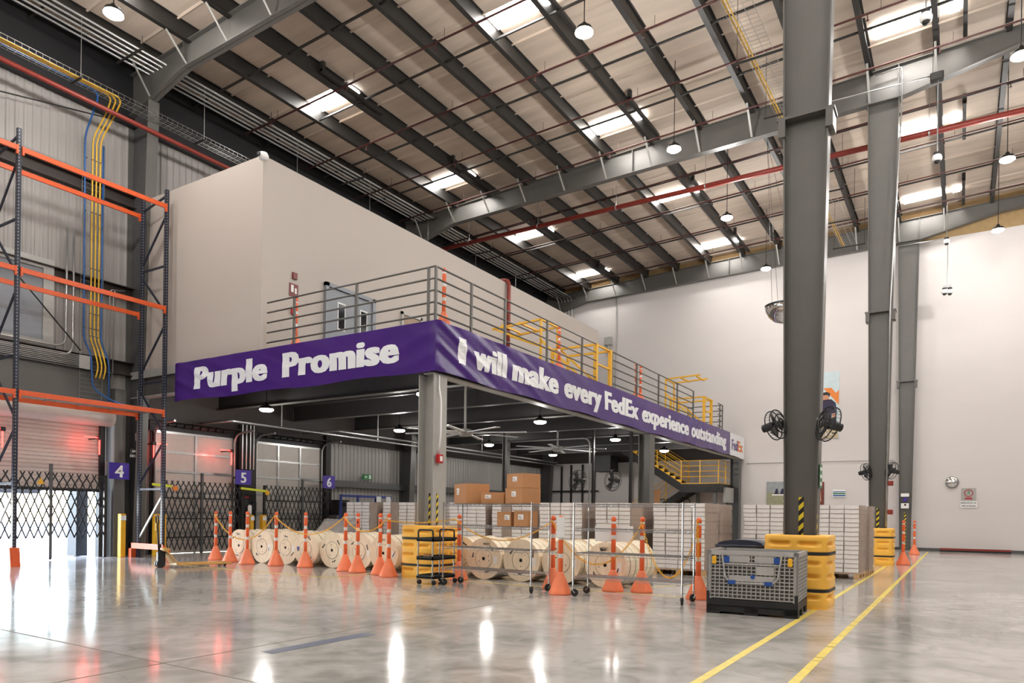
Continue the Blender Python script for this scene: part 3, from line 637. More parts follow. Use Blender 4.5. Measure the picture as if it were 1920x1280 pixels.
# ---- yellow column guards
def guard():
    t = T('column_guard', 'x', 'column guard'); b = B(); nT, nZ = 120, 64; Hh = 1.06; P = []
    for j in range(nZ + 1):
        z = Hh * j / nZ
        for i in range(nT):
            a = 2 * PI * (i + .5) / nT; c_, s_ = math.cos(a), math.sin(a); n = 5.2
            r = .46 / (abs(c_) ** n + abs(s_) ** n) ** (1 / n)
            x, y = r * c_, r * s_
            e = 1.0
            if z < .04: e = .985
            if z > Hh - .05: e = 1 - .035 * ((z - Hh + .05) / .05) ** 2
            for zz in (.27, .8): 
                if abs(z - zz) < .022: e -= .02
            w_ = y if abs(x) > abs(y) else x
            for zc in (.17, .47, .66, .94):
                dz = (z - zc) / .035; dw = (abs(w_) - .2) / .15
                if abs(dz) < 1 and abs(dw) < 1: e -= .11 * min(1, (1 - abs(dw)) * 4) * min(1, (1 - abs(dz)) * 1.6)
            if min(abs(x), abs(y)) < .006: e -= .012
            P.append((x * e, y * e, z))
    k = len(P)
    for i in range(nT):
        a = 2 * PI * (i + .5) / nT; c_, s_ = math.cos(a), math.sin(a); n = 5.2; r = .27 / (abs(c_) ** n + abs(s_) ** n) ** (1 / n); P.append((r * c_, r * s_, Hh))
    Fs = [(j * nT + i, j * nT + (i + 1) % nT, (j + 1) * nT + (i + 1) % nT, (j + 1) * nT + i) for j in range(nZ) for i in range(nT)]
    Fs += [(nZ * nT + i, nZ * nT + (i + 1) % nT, k + (i + 1) % nT, k + i) for i in range(nT)]
    b.add(P, Fs); b.o('barrel_shell', YEL, t, True)
    for zz in (.27, .8):
        b = B(); pts = []
        for i in range(61):
            a = 2 * PI * i / 60; c_, s_ = math.cos(a), math.sin(a); n = 5.2; r = .463 / (abs(c_) ** n + abs(s_) ** n) ** (1 / n); pts.append((r * c_, r * s_))
        P = []; 
        for x, y in pts: P += [(x, y, zz - .022), (x, y, zz + .022)]
        b.add(P, [(2 * i, 2 * i + 2, 2 * i + 3, 2 * i + 1) for i in range(60)]); b.o('strap', BLACK, t)
    return t
g = guard(); g.location = (-2.03, 11.38, 0); g['label'] = 'yellow barrel guard around the biggest column, behind the grey crate'
dup(g, (-9.2, 11.5, 0), 0, 'yellow barrel guard around the mezzanine corner column, behind the utility cart')
dup(g, (-2.03, 23.0, 0), 0, 'small distant yellow barrel guard around the second tall column')
for q in (g,) : q['group'] = 'yellow barrel guards'
for q in [x for x in COL.objects if x.name.startswith('column_guard.')]: q['group'] = 'yellow barrel guards'
# ---- cable reels (axis along Y, face at local y=0)
def reel(var):
    t = T('cable_reel', 'x', 'cable reel'); r = .412
    b = B(); b.lathe([(.0, -.004), (.19, -.004), (.192, 0), (.2, 0), (.2, .004), (r, .004), (r + .003, .01), (r, .04), (.0, .04)], (0, 0, 0), 'y', 48); b.o('flange', WOOD, t)
    b = B(); b.lathe([(.04, .62), (r, .62), (r, .585), (.04, .585)], (0, 0, 0), 'y', 40); b.o('flange', WOOD, t)
    b = B(); n = 30
    for i in range(n):
        a0 = 2 * PI * i / n; a1 = 2 * PI * (i + .965) / n; r0 = r - .012
        b.add([(r0 * math.cos(a), y, r0 * math.sin(a)) for y in (.041, .584) for a in (a0, a1)] + [((r0 - .02) * math.cos(a), y, (r0 - .02) * math.sin(a)) for y in (.041, .584) for a in (a0, a1)], [(0, 1, 3, 2), (0, 2, 6, 4), (1, 5, 7, 3)])
    b.o('lagging_boards', WOOD, t)
    b = B(); b.lathe([(.0, -.0075), (.034, -.0075)], (0, 0, 0), 'y', 20)
    for a, q in ((var * 1.1, .12), (var * 1.1 + 2.4, .14), (var + 4, .13)): b.lathe([(0, -.0075), (.011, -.0075)], (q * math.cos(a), 0, q * math.sin(a)), 'y', 10)
    b.o('arbor_hole', HOLE, t)
    for yy in (.2, .42): b = B(); b.lathe([(r - .009, yy), (r - .009, yy + .016)], (0, 0, 0), 'y', 40, False); b.o('strap', GREENS if yy > .3 else BLACK, t)
    b = B(); b.lathe([(.196, -.0055), (.202, -.0055)], (0, 0, 0), 'y', 40, False)
    for k in range(3):
        a = var * 1.7 + k * 2.1; pts = [((.27 + .01 * j * (k % 2)) * math.cos(a + j * .07), (.27) * math.sin(a + j * .07)) for j in range(6)]
        for (x0, z0), (x1, z1) in zip(pts, pts[1:]): b.bar((x0, .002, z0), (x1, .002, z1), .006, .022)
        x, z = pts[-1]; b.prism([(x - .025, .001, z), (x + .03, .001, z + .01), (x, .001, z + .04)], (0, .004, 0))
    b.o('stencil_marks', BLACK, t)
    if var % 3 == 0:
        b = B(); c = math.cos(var); text_b(b, 'WDC', (-.12 + .1 * (var % 2), .0005, .27), X_, Z_, cap=.05, bold=.03); b.o('stencil_lettering', DARKM, t)
    if var == 3: b = B(); b.box(-.3, -.22, .0, .003, -.03, .05); b.o('blue_label', BLUES, t)
    else: b = B(); b.box(.24, .32, .0, .003, -.1, .05); b.o('paper_label', PAPER, t)
    return t
RE = [(448, 'leftmost cable reel of the front row, under the first sagging chain'), (487, 'second cable reel from the left, left of the third cone post'), (528, 'third cable reel from the left in the front row'), (573, 'fourth cable reel from the left, behind a cone post'),
      (619, 'fifth cable reel from the left, its whole round face free in view'), (666, 'sixth cable reel from the left, right beside the twin cone posts'), (719, 'seventh cable reel from the left, left of the yellow guard'), (766, 'cable reel cut off by the left edge of the yellow guard'),
      (845, 'cable reel seen between the yellow guard and the utility cart'), (907, 'cable reel behind the left part of the first wire shelf'), (974, 'cable reel in the middle behind the first wire shelf'), (1046, 'cable reel behind the cone post with the white label'), (1135, 'rightmost cable reel, its side boards in full view')]
for k, (px, lab) in enumerate(RE):
    x, _ = xat(px, 1030, 11.78); r_ = reel(k); r_.location = (x, 11.78 + .06 * (k % 3) + (.25 if k in (7, 8) else 0), .415); r_['label'] = lab; r_['group'] = 'front row of cable reels'
    if k == 12: r_.rotation_euler.z = -.06
    q = dup(r_, (x - .05, 12.72 + .04 * (k % 2), .415), 0, 'wooden cable reel standing directly behind: ' + lab.split(',')[0]) if k % 2 == 0 or k > 8 else None
    if q: q['group'] = 'second row of cable reels'; q['label'] = 'second row reel behind the ' + lab.split(',')[0].replace('cable ', '')
# ---- wrapped pallet loads
def pallet_b(b, w, d):
    for k in range(7): y = k * (d - .1) / 6; b.box(0, w, y, y + .1, .115, .135)
    for x in (0, w / 2 - .05, w - .1):
        for y in (0, d / 2 - .07, d - .14): b.box(x, x + .1, y, y + .14, .02, .095)
        b.box(x, x + .1, 0, d, .095, .115); b.box(x, x + .1, 0, d, 0, .02)
def load(name, seed, ncol, nl, brown, w=1.2, d=1.0, h=.098, full=True):
    r = random.Random(seed); t = T('pallet_load', 'x', 'wrapped pallet'); b = B(); pallet_b(b, w, d); b.o('pallet', WOODB, t)
    cw = w / ncol; pr_ = []
    for c, mats in ((0, (CWH, CARDD)), (1, (CARDD, CARDD)), (2, (CARD, CARDD))):
        b = B(); b.box(.008, cw - .010, .0, d - .004, .012, h - .004); b.m = 1; b.box(.002, cw - .002, 0.008, d, -.003, .014)
        for i in range(len(b.mi)):
            pass
        me_ = b
        b.mi = [0 if f == 2 else 1 for f in range(6)] + [1] * 6
        pr_.append((b, mats))
    base = [None] * 3
    for l in range(nl):
        for k in range(ncol):
            kind = 0
            if brown and k in brown: kind = 1
            if base[kind] is None: base[kind] = q = pr_[kind][0].o('carton', pr_[kind][1], t)
            else: q = base[kind].copy(); COL.objects.link(q)
            q.location = (k * cw + r.uniform(-.004, .004) + (.012 * math.sin(l * .7 + seed) if k == 0 else 0), r.uniform(-.012, .008), .138 + l * h); q.rotation_euler = (0, r.uniform(-.008, .008), r.uniform(-.012, .012))
    hz = .138 + nl * h; b = B()
    P = []; n = 16; m = 12
    def pt(u, v):
        per = 2 * (w + d); s = u * per; e = .018 + r.uniform(-.006, .01)
        if s < w: x, y = s, -e
        elif s < w + d: x, y = w + e, s - w
        elif s < 2 * w + d: x, y = 2 * w + d - s, d + e
        else: x, y = -e, per - s
        return (x, y, .1 + (hz - .09) * v)
    for j in range(m + 1):
        row = [pt(i / (4 * n), j / m) for i in range(4 * n)]; P += row
    q = 4 * n; b.add(P, [(j * q + i, j * q + (i + 1) % q, (j + 1) * q + (i + 1) % q, (j + 1) * q + i) for j in range(m) for i in range(q)]); b.o('stretch_wrap', WRAP, t)
    return t
LD = [load('a', 1, 4, 15, ()), load('b', 2, 4, 15, (3,)), load('c', 3, 4, 15, (1,))]
PL = [(0, -5.93, 15.5, 0, 'white stack on the right end of the near pallet row, left of the bin'), (1, -7.38, 15.5, 0, 'white stack behind the middle of the second wire shelf'), (0, -8.93, 15.5, 0, 'white stack behind the left end of the second wire shelf'), (2, -10.35, 15.5, 0, 'white stack behind the two small cardboard boxes on the shelf'),
      (0, -11.75, 15.5, 0, 'white stack behind the left end of the first wire shelf'), (2, -14.15, 15.5, 0, 'white stack just left of the mezzanine corner column'), (1, -15.6, 15.5, .03, 'leftmost white stack, wrapped in shiny crumpled film'),
      (0, -3.03, 17.0, -.03, 'right corner white stack, right of the biggest column'), (0, -4.3, 17.05, 0, 'white stack seen just left of the biggest column'), (1, -2.95, 18.25, 0, 'white stack behind the right corner stack, its edge peeping out'),
      (1, -5.95, 16.75, 0, 'white stack with brown side behind the right end of the near row'), (2, -7.4, 16.75, 0, 'stack of the middle row behind the second wire shelf'), (0, -10.4, 16.75, 0, 'stack of the middle row behind the first wire shelf'), (1, -13.0, 16.8, 0, 'stack glimpsed behind the mezzanine corner column')]
used = set()
for k, x, y, rz, lab in PL:
    if k in used: q = dup(LD[k], (x, y, 0), rz, lab)
    else: q = LD[k]; q.location = (x, y, 0); q.rotation_euler.z = rz; q['label'] = lab; used.add(k)
    q['group'] = 'wrapped stacks of white cartons'
t = T('wrapped_parcel', 'low load under loose shiny film behind the fourth and fifth cable reels', 'wrapped pallet', (-14.6, 14.2, 0)); o = (-14.6, 14.2, 0)
b = B(o); b.T = Matrix.Translation((-15.2, 13.8, 0)); pallet_b(b, 1.2, .9); b.o('pallet', WOODB, t)
b = B(o); b.bev(-15.0, -14.2, 13.9, 14.6, .14, .98, .03); b.o('carton', CARDD, t)
b = B(o); P = []
for j, (z, e) in enumerate(((1.1, -.02), (.98, .04), (.75, .2), (.6, .38), (.4, .42))):
    for i in range(32):
        a = 2 * PI * i / 32; c_, s_ = math.cos(a), math.sin(a); n = 4; r_ = 1 / (abs(c_) ** n + abs(s_) ** n) ** (1 / n); P.append((-14.6 + (.42 + e) * r_ * c_ + R.uniform(-.02, .02), 14.25 + (.37 + e * .6) * r_ * s_, z + R.uniform(-.03, .03)))
b.add(P, [(j * 32 + i, j * 32 + (i + 1) % 32, j * 32 + 32 + (i + 1) % 32, j * 32 + 32 + i) for j in range(4) for i in range(32)] + [tuple(range(32))]); b.o('film', WRAPD, t, True)
# ---- wire shelves on castors
def caster(t, x, y, rz=0., r=.06, name='castor'):
    b = B(); b.cyl((x, y, .10), (x, y, .175), .012, n=8); b.lathe([(.028, .162), (.03, .168), (.028, .172)], (x, y, 0), n=12)
    c_, s_ = math.cos(rz), math.sin(rz); px_, py_ = x + .025 * c_, y + .025 * s_
    for s in (-1, 1): b.prism([(x + s * .02 * -s_ - .02 * c_, y + s * .02 * c_ - .02 * s_, .13), (px_ + s * .02 * -s_ + .01, py_ + s * .02 * c_, .055), (px_ + s * .02 * -s_ - .012, py_ + s * .02 * c_, .055), (x + s * .02 * -s_ - .035 * c_, y + s * .02 * c_ - .035 * s_, .13)], (.003 * -s_, .003 * c_, 0))
    h = b.o(name, GALV, t); b = B(); a = Vector((-s_, c_, 0)) * .014; c = Vector((px_, py_, r)); b.cyl(c - a, c + a, r, n=20); b.o('wheel', BLACK, h)
def wshelf(W_, D_, zs):
    t = T('wire_shelf', 'x', 'shelf'); hw, hd = W_ / 2, D_ / 2
    for i, (x, y) in enumerate(((-hw, -hd), (hw, -hd), (-hw, hd), (hw, hd))):
        b = B(); b.cyl((x, y, .17), (x, y, zs[-1] + .03), .0125, n=10)
        for k in range(22): b.cyl((x, y, .26 + k * .056), (x, y, .262 + k * .056), .0138, n=10)
        b.o('post', CHROME, t, False); caster(t, x, y, .5 + i * 1.3)
    for z in zs:
        b = B()
        for y in (-hd, hd):
            b.bar((-hw, y, z), (hw, y, z), .006); b.bar((-hw, y, z - .035), (hw, y, z - .035), .006)
            n = int(W_ / .045)
            for k in range(n):
                x0 = -hw + k * W_ / n; b.bar((x0, y, z - .035 if k % 2 else z), (x0 + W_ / n, y, z if k % 2 else z - .035), .0035)
        for x in (-hw, hd and hw):
            b.bar((x, -hd, z), (x, hd, z), .006); b.bar((x, -hd, z - .035), (x, hd, z - .035), .006)
            for k in range(12): y0 = -hd + k * D_ / 12; b.bar((x, y0, z - .035 if k % 2 else z), (x, y0 + D_ / 12, z if k % 2 else z - .035), .0035)
        n = int(W_ / .026)
        for k in range(1, n): x = -hw + k * W_ / n; b.bar((x, -hd, z + .004), (x, hd, z + .004), .0036)
        for y in (-hd / 2, 0, hd / 2): b.bar((-hw, y, z - .002), (hw, y, z - .002), .005)
        b.o('wire_shelf_tray', CHROME, t)
    return t
w2 = wshelf(1.80, .54, (.32, .70, 1.09, 1.48)); w2.location = (-4.36, 10.52, 0); w2['label'] = 'empty chrome wire shelf on castors, right of the cone post with the white label'
w1 = dup(w2, (-6.97, 10.53, 0), -.075, 'chrome wire shelf on castors carrying the cardboard boxes'); w1.scale = (1.09, 1, 1)
# ---- cardboard boxes
def cbox(lab, cx, cy, z, w, d, h, rz=0., label=True, open_=False, lx=.0):
    t = T('cardboard_box', lab, 'box', (cx, cy, z), rz, 'cardboard boxes'); b = B(); b.box(-w / 2, w / 2, -d / 2, d / 2, .002, h); b.o('carton', CARD, t)
    b = B(); b.box(-w / 2 - .001, w / 2 + .001, -.025, .025, h, h + .001); b.box(-w / 2 - .0015, -w / 2, -.025, .025, h - .08, h); b.o('packing_tape', WOODB, t)
    if label:
        b = B(); b.box(-.055 + lx, .055 + lx, -d / 2 - .002, -d / 2, h * .45, h * .78); l = b.o('paper_label', PAPER, t)
        b = B(); b.box(-.04 + lx, .03 + lx, -d / 2 - .003, -d / 2 - .002, h * .52, h * .55); b.box(-.04 + lx, .0 + lx, -d / 2 - .003, -d / 2 - .002, h * .62, h * .66); b.o('printed_lines', DARKM, l)
    return t
cbox('wide cardboard box at the left end of the top wire shelf', -7.62, 10.72, 1.49, .56, .46, .36, -.55, lx=-.1)
cbox('low cardboard box in the middle of the top wire shelf', -7.05, 10.66, 1.49, .42, .4, .2, .3, lx=-.08)
cbox('low plain cardboard box at the back of the top wire shelf', -6.72, 10.75, 1.49, .26, .3, .2, -.3, False)
cbox('cardboard box at the right end of the top wire shelf, lower of the two stacked', -6.38, 10.5, 1.49, .44, .42, .265, -.3)
cbox('topmost cardboard box, stacked on another at the right end of the shelf', -6.37, 10.5, 1.757, .42, .4, .245, -.3)
cbox('left one of the two boxes side by side on the second shelf level', -6.64, 10.48, 1.10, .3, .3, .25, -.1, lx=.07)
cbox('right one of the two boxes side by side on the second shelf level', -6.29, 10.46, 1.10, .29, .3, .265, -.08)
# ---- black utility cart
t = T('utility_cart', 'black three level utility cart on castors in front of the yellow barrel guard', 'cart', (-8.25, 10.5, 0))
hw, hd = .19, .34
for z in (.16, .5, .84):
    b = B(); b.box(-hw, hw, -hd, hd, z - .035, z - .02)
    for q in ((-hw, -hw + .02, -hd, hd), (hw - .02, hw, -hd, hd), (-hw, hw, -hd, -hd + .02), (-hw, hw, hd - .02, hd)): b.box(q[0], q[1], q[2], q[3], z - .05, z + .02)
    b.o('tray', BLACK, t)
for x in (-hw + .02, hw - .02):
    for y in (-hd + .02, hd - .02): b = B(); b.cyl((x, y, .14), (x, y, .85), .014, n=10); b.o('upright', GALV, t); caster(t, x, y, 1 + x, .045)
for y in (-hd + .02, hd - .02):
    b = B(); b.tube(fillet([(-hw + .02, y, .84), (-hw + .02, y, 1.0), (hw - .02, y, 1.0), (hw - .02, y, .84)], .05), .016); b.o('push_handle', BLACK, t)
t = T('small_parts_box', 'tiny open brown box on the middle tray of the utility cart', 'box', (-8.28, 10.3, .483)); b = B(); b.box(-.07, .07, -.06, .06, 0, .07); b.o('carton', CARD, t); b = B(); b.box(-.06, .06, -.05, .05, .068, .071); b.o('opening', HOLE, t)
# ---- grey collapsible crate
BULKD = M('shadowed_grey_plastic_sheet', (112, 109, 106), .6)  # sheet behind the slats, its grey darkened for the shade inside the crate
t = T('collapsible_crate', 'large grey slatted plastic crate with yellow handles and a black base', 'crate', (-2.37, 10.22, 0), .06)
w, d, hh = .585, .5, .855
b = B(); b.box(-w, w, -d, d, .10, .2)
for x in (-w, -.09, w - .18):
    for y in (-d, -.08, d - .16): b.box(x, x + .18, y, y + .16, 0, .1)
b.box(-w, w, -d, -d + .03, .03, .12)
b.o('base', BLACK, t)
for x, tw in ((-w, 0), (w, 0)): b = B(); b.box(min(x, x * .93), max(x, x * .93), -d - .004, -d + .03, .12, .3); b.o('corner_post', BLACK, t)
def lattice(b, u0, u1, z0, z1, put, du=.058, dz=.05):
    n = round((u1 - u0) / du); m = round((z1 - z0) / dz)
    for i in range(n + 1): u = u0 + (u1 - u0) * i / n; put(u - .006, u + .006, z0, z1)
    for j in range(m + 1): z = z0 + (z1 - z0) * j / m; put(u0, u1, z - .006, z + .006)
fy = -d
for s, nm in ((-1, 'front_panel'), (1, 'rear_panel')):
    b = B(); b.m = 0
    yo = s * d; put = lambda a, c, z0, z1, yo=yo, s=s: b.box(a, c, min(yo, yo - s * .03), max(yo, yo - s * .03), z0, z1)
    lattice(b, -w + .05, w - .05, .22, .8, put); put(-w, w, .8, hh); put(-w, -w + .06, .2, hh); put(w - .06, w, .2, hh)
    fp = b.o(nm, BULK, t)
    b = B(); b.box(-w + .03, w - .03, min(yo - s * .03, yo - s * .034), max(yo - s * .03, yo - s * .034), .2, .8); b.o('shade_backing_sheet', BULKD, fp)
    if s < 0:
        b = B(); y1 = -d - .012
        path = [(-w + .2, y1, .83), (-w + .25, y1, .5), (-w + .32, y1, .43), (w - .32, y1, .43), (w - .25, y1, .5), (w - .2, y1, .83)]
        b.tube(path, .012, 6); b.box(-w + .21, w - .21, y1, y1 + .02, .67, .69); b.o('drop_door_frame', BULK, fp)
        b = B(); b.box(-w + .27, -.02, y1 + .008, y1 + .014, .71, .79); b.box(.04, w - .3, y1 + .008, y1 + .014, .71, .79); b.box(.06, w - .3, y1 + .008, y1 + .014, .545, .655); b.box(-w + .3, w - .3, y1 + .008, y1 + .014, .45, .53); b.o('solid_plate', BULK, fp)
        for x in (-.3, .17): b = B(); b.box(x, x + .1, y1 - .015, y1 + .0, .41, .46); b.o('latch', BLUEP, fp)
        for x in (-w + .23, w - .3): b = B(); b.box(x, x + .07, y1 - .005, y1 + .008, .7, .78); b.o('latch', BLUEP, fp)
        for x in (-w + .07, w - .13): b = B(); b.bev(x, x + .06, -d - .022, -d, .67, .78, .01); b.o('yellow_handle', YELP, fp)
        b = B(); b.cyl((.02, y1 - .003, .515), (.02, y1 + .01, .515), .028, n=16); b.o('round_badge', BLUEP, fp)
for s, nm in ((-1, 'left_panel'), (1, 'right_panel')):
    b = B(); xo = s * w; put = lambda a, c, z0, z1: b.box(min(xo, xo - s * .03), max(xo, xo - s * .03), a, c, z0, z1)
    lattice(b, -d + .05, d - .05, .22, .8, put, .07, .05); put(-d, d, .8, hh); put(-d, -d + .05, .2, hh); put(d - .05, d, .2, hh)
    q_ = b.o(nm, BULK, t); b = B(); b.box(min(xo - s * .03, xo - s * .034), max(xo - s * .03, xo - s * .034), -d + .05, d - .05, .2, .8); b.o('shade_backing_sheet', BULKD, q_)
b = B(); b.bev(-w + .05, w - .05, -d + .05, d - .05, .2, .215, .004); b.o('inner_floor', DARKM, t)
# ---- navy lidded bin
t = T('lidded_bin', 'dark navy bin with a curved lid behind the grey crate', 'bin', (-2.95, 11.82, 0)); NV = M('navy_bin_plastic', (38, 44, 62), .4)
b = B(); b.bev(-.34, .34, -.3, .3, 0, .84, .05); b.o('body', BLACK, t)
b = B(); P = []
for i in range(13):
    u = i / 12 * 2 - 1
    for yy in (-.33, .33): P.append((u * .38, yy, .86 + .09 * math.sqrt(max(0, 1 - u * u))))
b.add(P, [(2 * i, 2 * i + 2, 2 * i + 3, 2 * i + 1) for i in range(12)] + [tuple(range(0, 26, 2))[::-1], tuple(range(1, 26, 2))]); b.box(-.39, .39, -.34, .34, .83, .87); b.o('lid', NV, t, True)
# ---- pallet jack
t = T('pallet_jack', 'worn yellow pallet jack with black handle parked beside the rack foot', 'pallet jack', (-15.12, 9.72, 0), -.3)
JY = M('worn_yellow_paint', (204, 156, 84), .5, var=.15, scale=8)
for x in (-.27, .11): 
    b = B(); b.bev(x, x + .16, -.05, 1.15, .05, .09, .012); f_ = b.o('fork', JY, t); b = B(); b.cyl((x + .05, 1.0, .035), (x + .11, 1.0, .035), .035, n=14); b.o('load_roller', BLACK, f_)
b = B(); b.prism([(-.27, -.05, .06), (-.27, -.05, .12), (-.2, -.28, .42), (.2, -.28, .42), (.27, -.05, .12), (.27, -.05, .06)], (0, -.03, 0)); b.bev(-.2, .2, -.34, -.2, .38, .44, .01); b.o('body', JY, t)
b = B(); b.bev(-.08, .08, -.42, -.26, .1, .36, .015); b.cyl((0, -.34, .05), (0, -.34, .4), .05, n=14); b.o('pump', BLACK, t)
b = B()
for s in (-1, 1): b.cyl((s * .04, -.36, .09), (s * .1, -.36, .09), .09, n=24)
b.o('steering_wheel', BLACK, t)
b = B(); b.tube([(0, -.38, .36), (0, -.42, .95)], .022, 10); b.tube(fillet([(0, -.42, .93), (-.1, -.425, 1.02), (-.1, -.43, 1.17), (.1, -.43, 1.17), (.1, -.425, 1.02), (0, -.42, .93)], .05), .016, 8); h_ = b.o('handle', BLACK, t, True)
b = B(); b.box(-.015, .015, -.46, -.435, .84, 1.0); b.o('control_lever', YELP, h_)
# ---- floor paint
def strip(lab, pts, w, mat=YELL, cat='floor line', name='floor_line', gaps=()):
    b = B((pts[0][0], pts[0][1], 0))
    for a, c in zip(pts, pts[1:]):
        a = Vector((a[0], a[1], .001)); c = Vector((c[0], c[1], .001)); d = (c - a).normalized(); s = Vector((-d.y, d.x, 0)) * (w / 2); L = (c - a).length; u = 0.
        segs = []; g = [x for x in gaps]; p = 0.
        for g0, g1 in g: segs.append((p, g0)); p = g1
        segs.append((p, L))
        for s0, s1 in segs:
            if s1 - s0 < .005: continue
            q0, q1 = a + d * s0, a + d * min(L, s1); b.prism([q0 - s, q0 + s, q1 + s, q1 - s], (0, 0, .0015))
    return tag(b.o(name, mat), lab, cat)
rr = random.Random(3); gp_ = []; p = 6.
while p < 26: q = rr.uniform(.05, .6); gp_.append((p, p + rr.uniform(.01, .04))); p += q
strip('yellow floor line passing under the yellow barrel guards', [(-1.74, 1.0), (-1.74, 24)], .075, gaps=[(14.3, 14.33), (14.4, 14.43), (14.52, 14.56)])
strip('worn yellow floor line on the open side of the aisle', [(-1.10, 1.0), (-1.10, 34)], .075, gaps=gp_)
strip('thin yellow floor line in front of the left cable reels', [(-16.5, 10.1), (-10.55, 10.06), (-10.9, 12.9)], .06)
strip('thin yellow floor line running back below the first wire shelf', [(-8.6, 11.25), (-2.6, 11.25)], .05)
strip('thin yellow floor line slanting between the last cone posts', [(-4.9, 12.3), (-4.0, 14.2)], .05)
strip('blue grey tape strip stuck on the open concrete floor', [(-5.38, 4.36), (-5.36, 5.68)], .17, BLUET, 'tape', 'floor_tape')
# ================================================================== DOCK DOORS AND WALL KIT (left)
def pY(px, py, Y): x, z = xat(px, py, Y); return Vector((x, Y, z))
def pX(px, py, X):
    d = fwd + cr * ((px - 960) / F) - cu * ((py - 964.5) / F); k = X / d.x; return Vector((X, d.y * k, 1.3 + d.z * k))
# roller shutter
t = T('roller_shutter', 'half open white roller shutter with a big round barrel cover, dock door 4', 'door', (-19.8, 7, 2.7)); o = (-19.8, 7, 2.7)
b = B(o); P = []; zs = []; z = 1.83
while z < 3.62: zs += [(z, 0), (z + .02, .02), (z + .075, .02), (z + .095, 0)]; z += .1
for y in (3.1, 10.42):
    for z, dx in zs: P.append((-19.86 + dx, y, z))
n = len(zs); b.add(P, [(i, i + 1, n + i + 1, n + i) for i in range(n - 1)]); b.o('slat_curtain', ROLLW, t)
b = B(o); b.box(-19.9, -19.8, 3.1, 10.42, 1.76, 1.83); b.o('bottom_bar', DARKM, t)
b = B(o); b.lathe([(.0, 0), (.2, .0), (.235, .04), (.24, 7.5), (.2, 7.56), (0, 7.57)], (-19.62, 3.1, 3.77), 'y', 28); b.o('barrel_cover', ROLLW, t, True)
b = B(o); b.box(-19.95, -19.78, 10.42, 10.56, 0, 3.7); b.o('guide_rail', BLACK, t)
b = B(o); b.cyl((-19.7, 10.56, 0), (-19.7, 10.56, 2.6), .035, n=10); b.o('chrome_guide', GALV, t)
# dock seal and trailer end outside
t = T('dock_seal', 'dark padded dock seal curtain outside the half open shutter', 'dock seal', (-20.5, 9.4, 0)); o = (-20.5, 9.4, 0)
b = B(o); qa, qb = pX(126, 1000, -20.9), pX(164, 1000, -20.5); b.prism([(-20.9, qa.y, 0), (-20.5, qb.y - .3, 0), (-20.5, qb.y, 0), (-20.9, qb.y - .05, 0)], (0, 0, 1.9)); b.o('side_pad', BLACK, t)
b = B(o); b.bev(-20.9, -20.35, 2.5, 9.3, 1.68, 1.95, .08); b.o('top_pad', STEELD, t)
# sectional doors
def sdoor(y0, y1, lab, nb):
    o = (-19.9, (y0 + y1) / 2, 0); t = T('sectional_door', lab, 'door', o)
    zs = [0, .62, 1.24, 1.86, 2.45, 3.02, 3.6]; hd = B(o); hd.box(-19.99, -19.91, y0 - .16, y1 + .16, 3.6, 3.95); hd.box(-19.99, -19.91, y0 - .12, y0 + .01, 0, 3.6); hd.box(-19.99, -19.91, y1 - .01, y1 + .12, 0, 3.6); hd.o('door_shade_surround', BLACK, t)  # black strips added for the shade above and around the door
    for a, c in zip(zs, zs[1:]):
        b = B(o); b.box(-19.98, -19.93, y0, y1, a + .006, c - .006); 
        for k in range(1, 6): z = a + (c - a) * k / 6; b.box(-19.93, -19.927, y0, y1, z - .006, z + .006)
        b.o('door_panel', ROLLW, t)
    b = B(o)
    for z in zs[1:]: b.box(-19.93, -19.9, y0, y1, z - .035, z + .035)
    b.o('hinge_rails', GALV, t)
    b = B(o)
    for k in range(nb + 1): y = y0 + (y1 - y0) * k / nb; b.box(-19.93, -19.895, y - .035, y + .035, 0, 3.6)
    b.o('stiles', GALV, t)
    for y in (y0 - .02, y1 + .02):
        b = B(o); b.tube(fillet([(-19.85, y, 0), (-19.85, y, 3.78), (-18.9, y, 3.84)], .35), .035, 6); b.o('track', GALV, t)
    b = B(o); b.cyl((-19.75, y0, 3.82), (-19.75, y1, 3.82), .02, n=8)
    for k in range(8): y = y0 + .4 + k * (y1 - y0 - .8) / 7; b.cyl((-19.75, y - .09, 3.82), (-19.75, y + .09, 3.82), .055, n=10)
    b.o('spring_shaft', DARKM, t); return t
sdoor(12.05, 14.7, 'nearer closed white sectional dock door, two panels wide, lit red in the corners', 2)
sdoor(15.55, 18.42, 'farther closed white sectional dock door, three panels wide, with shadows on it', 3)
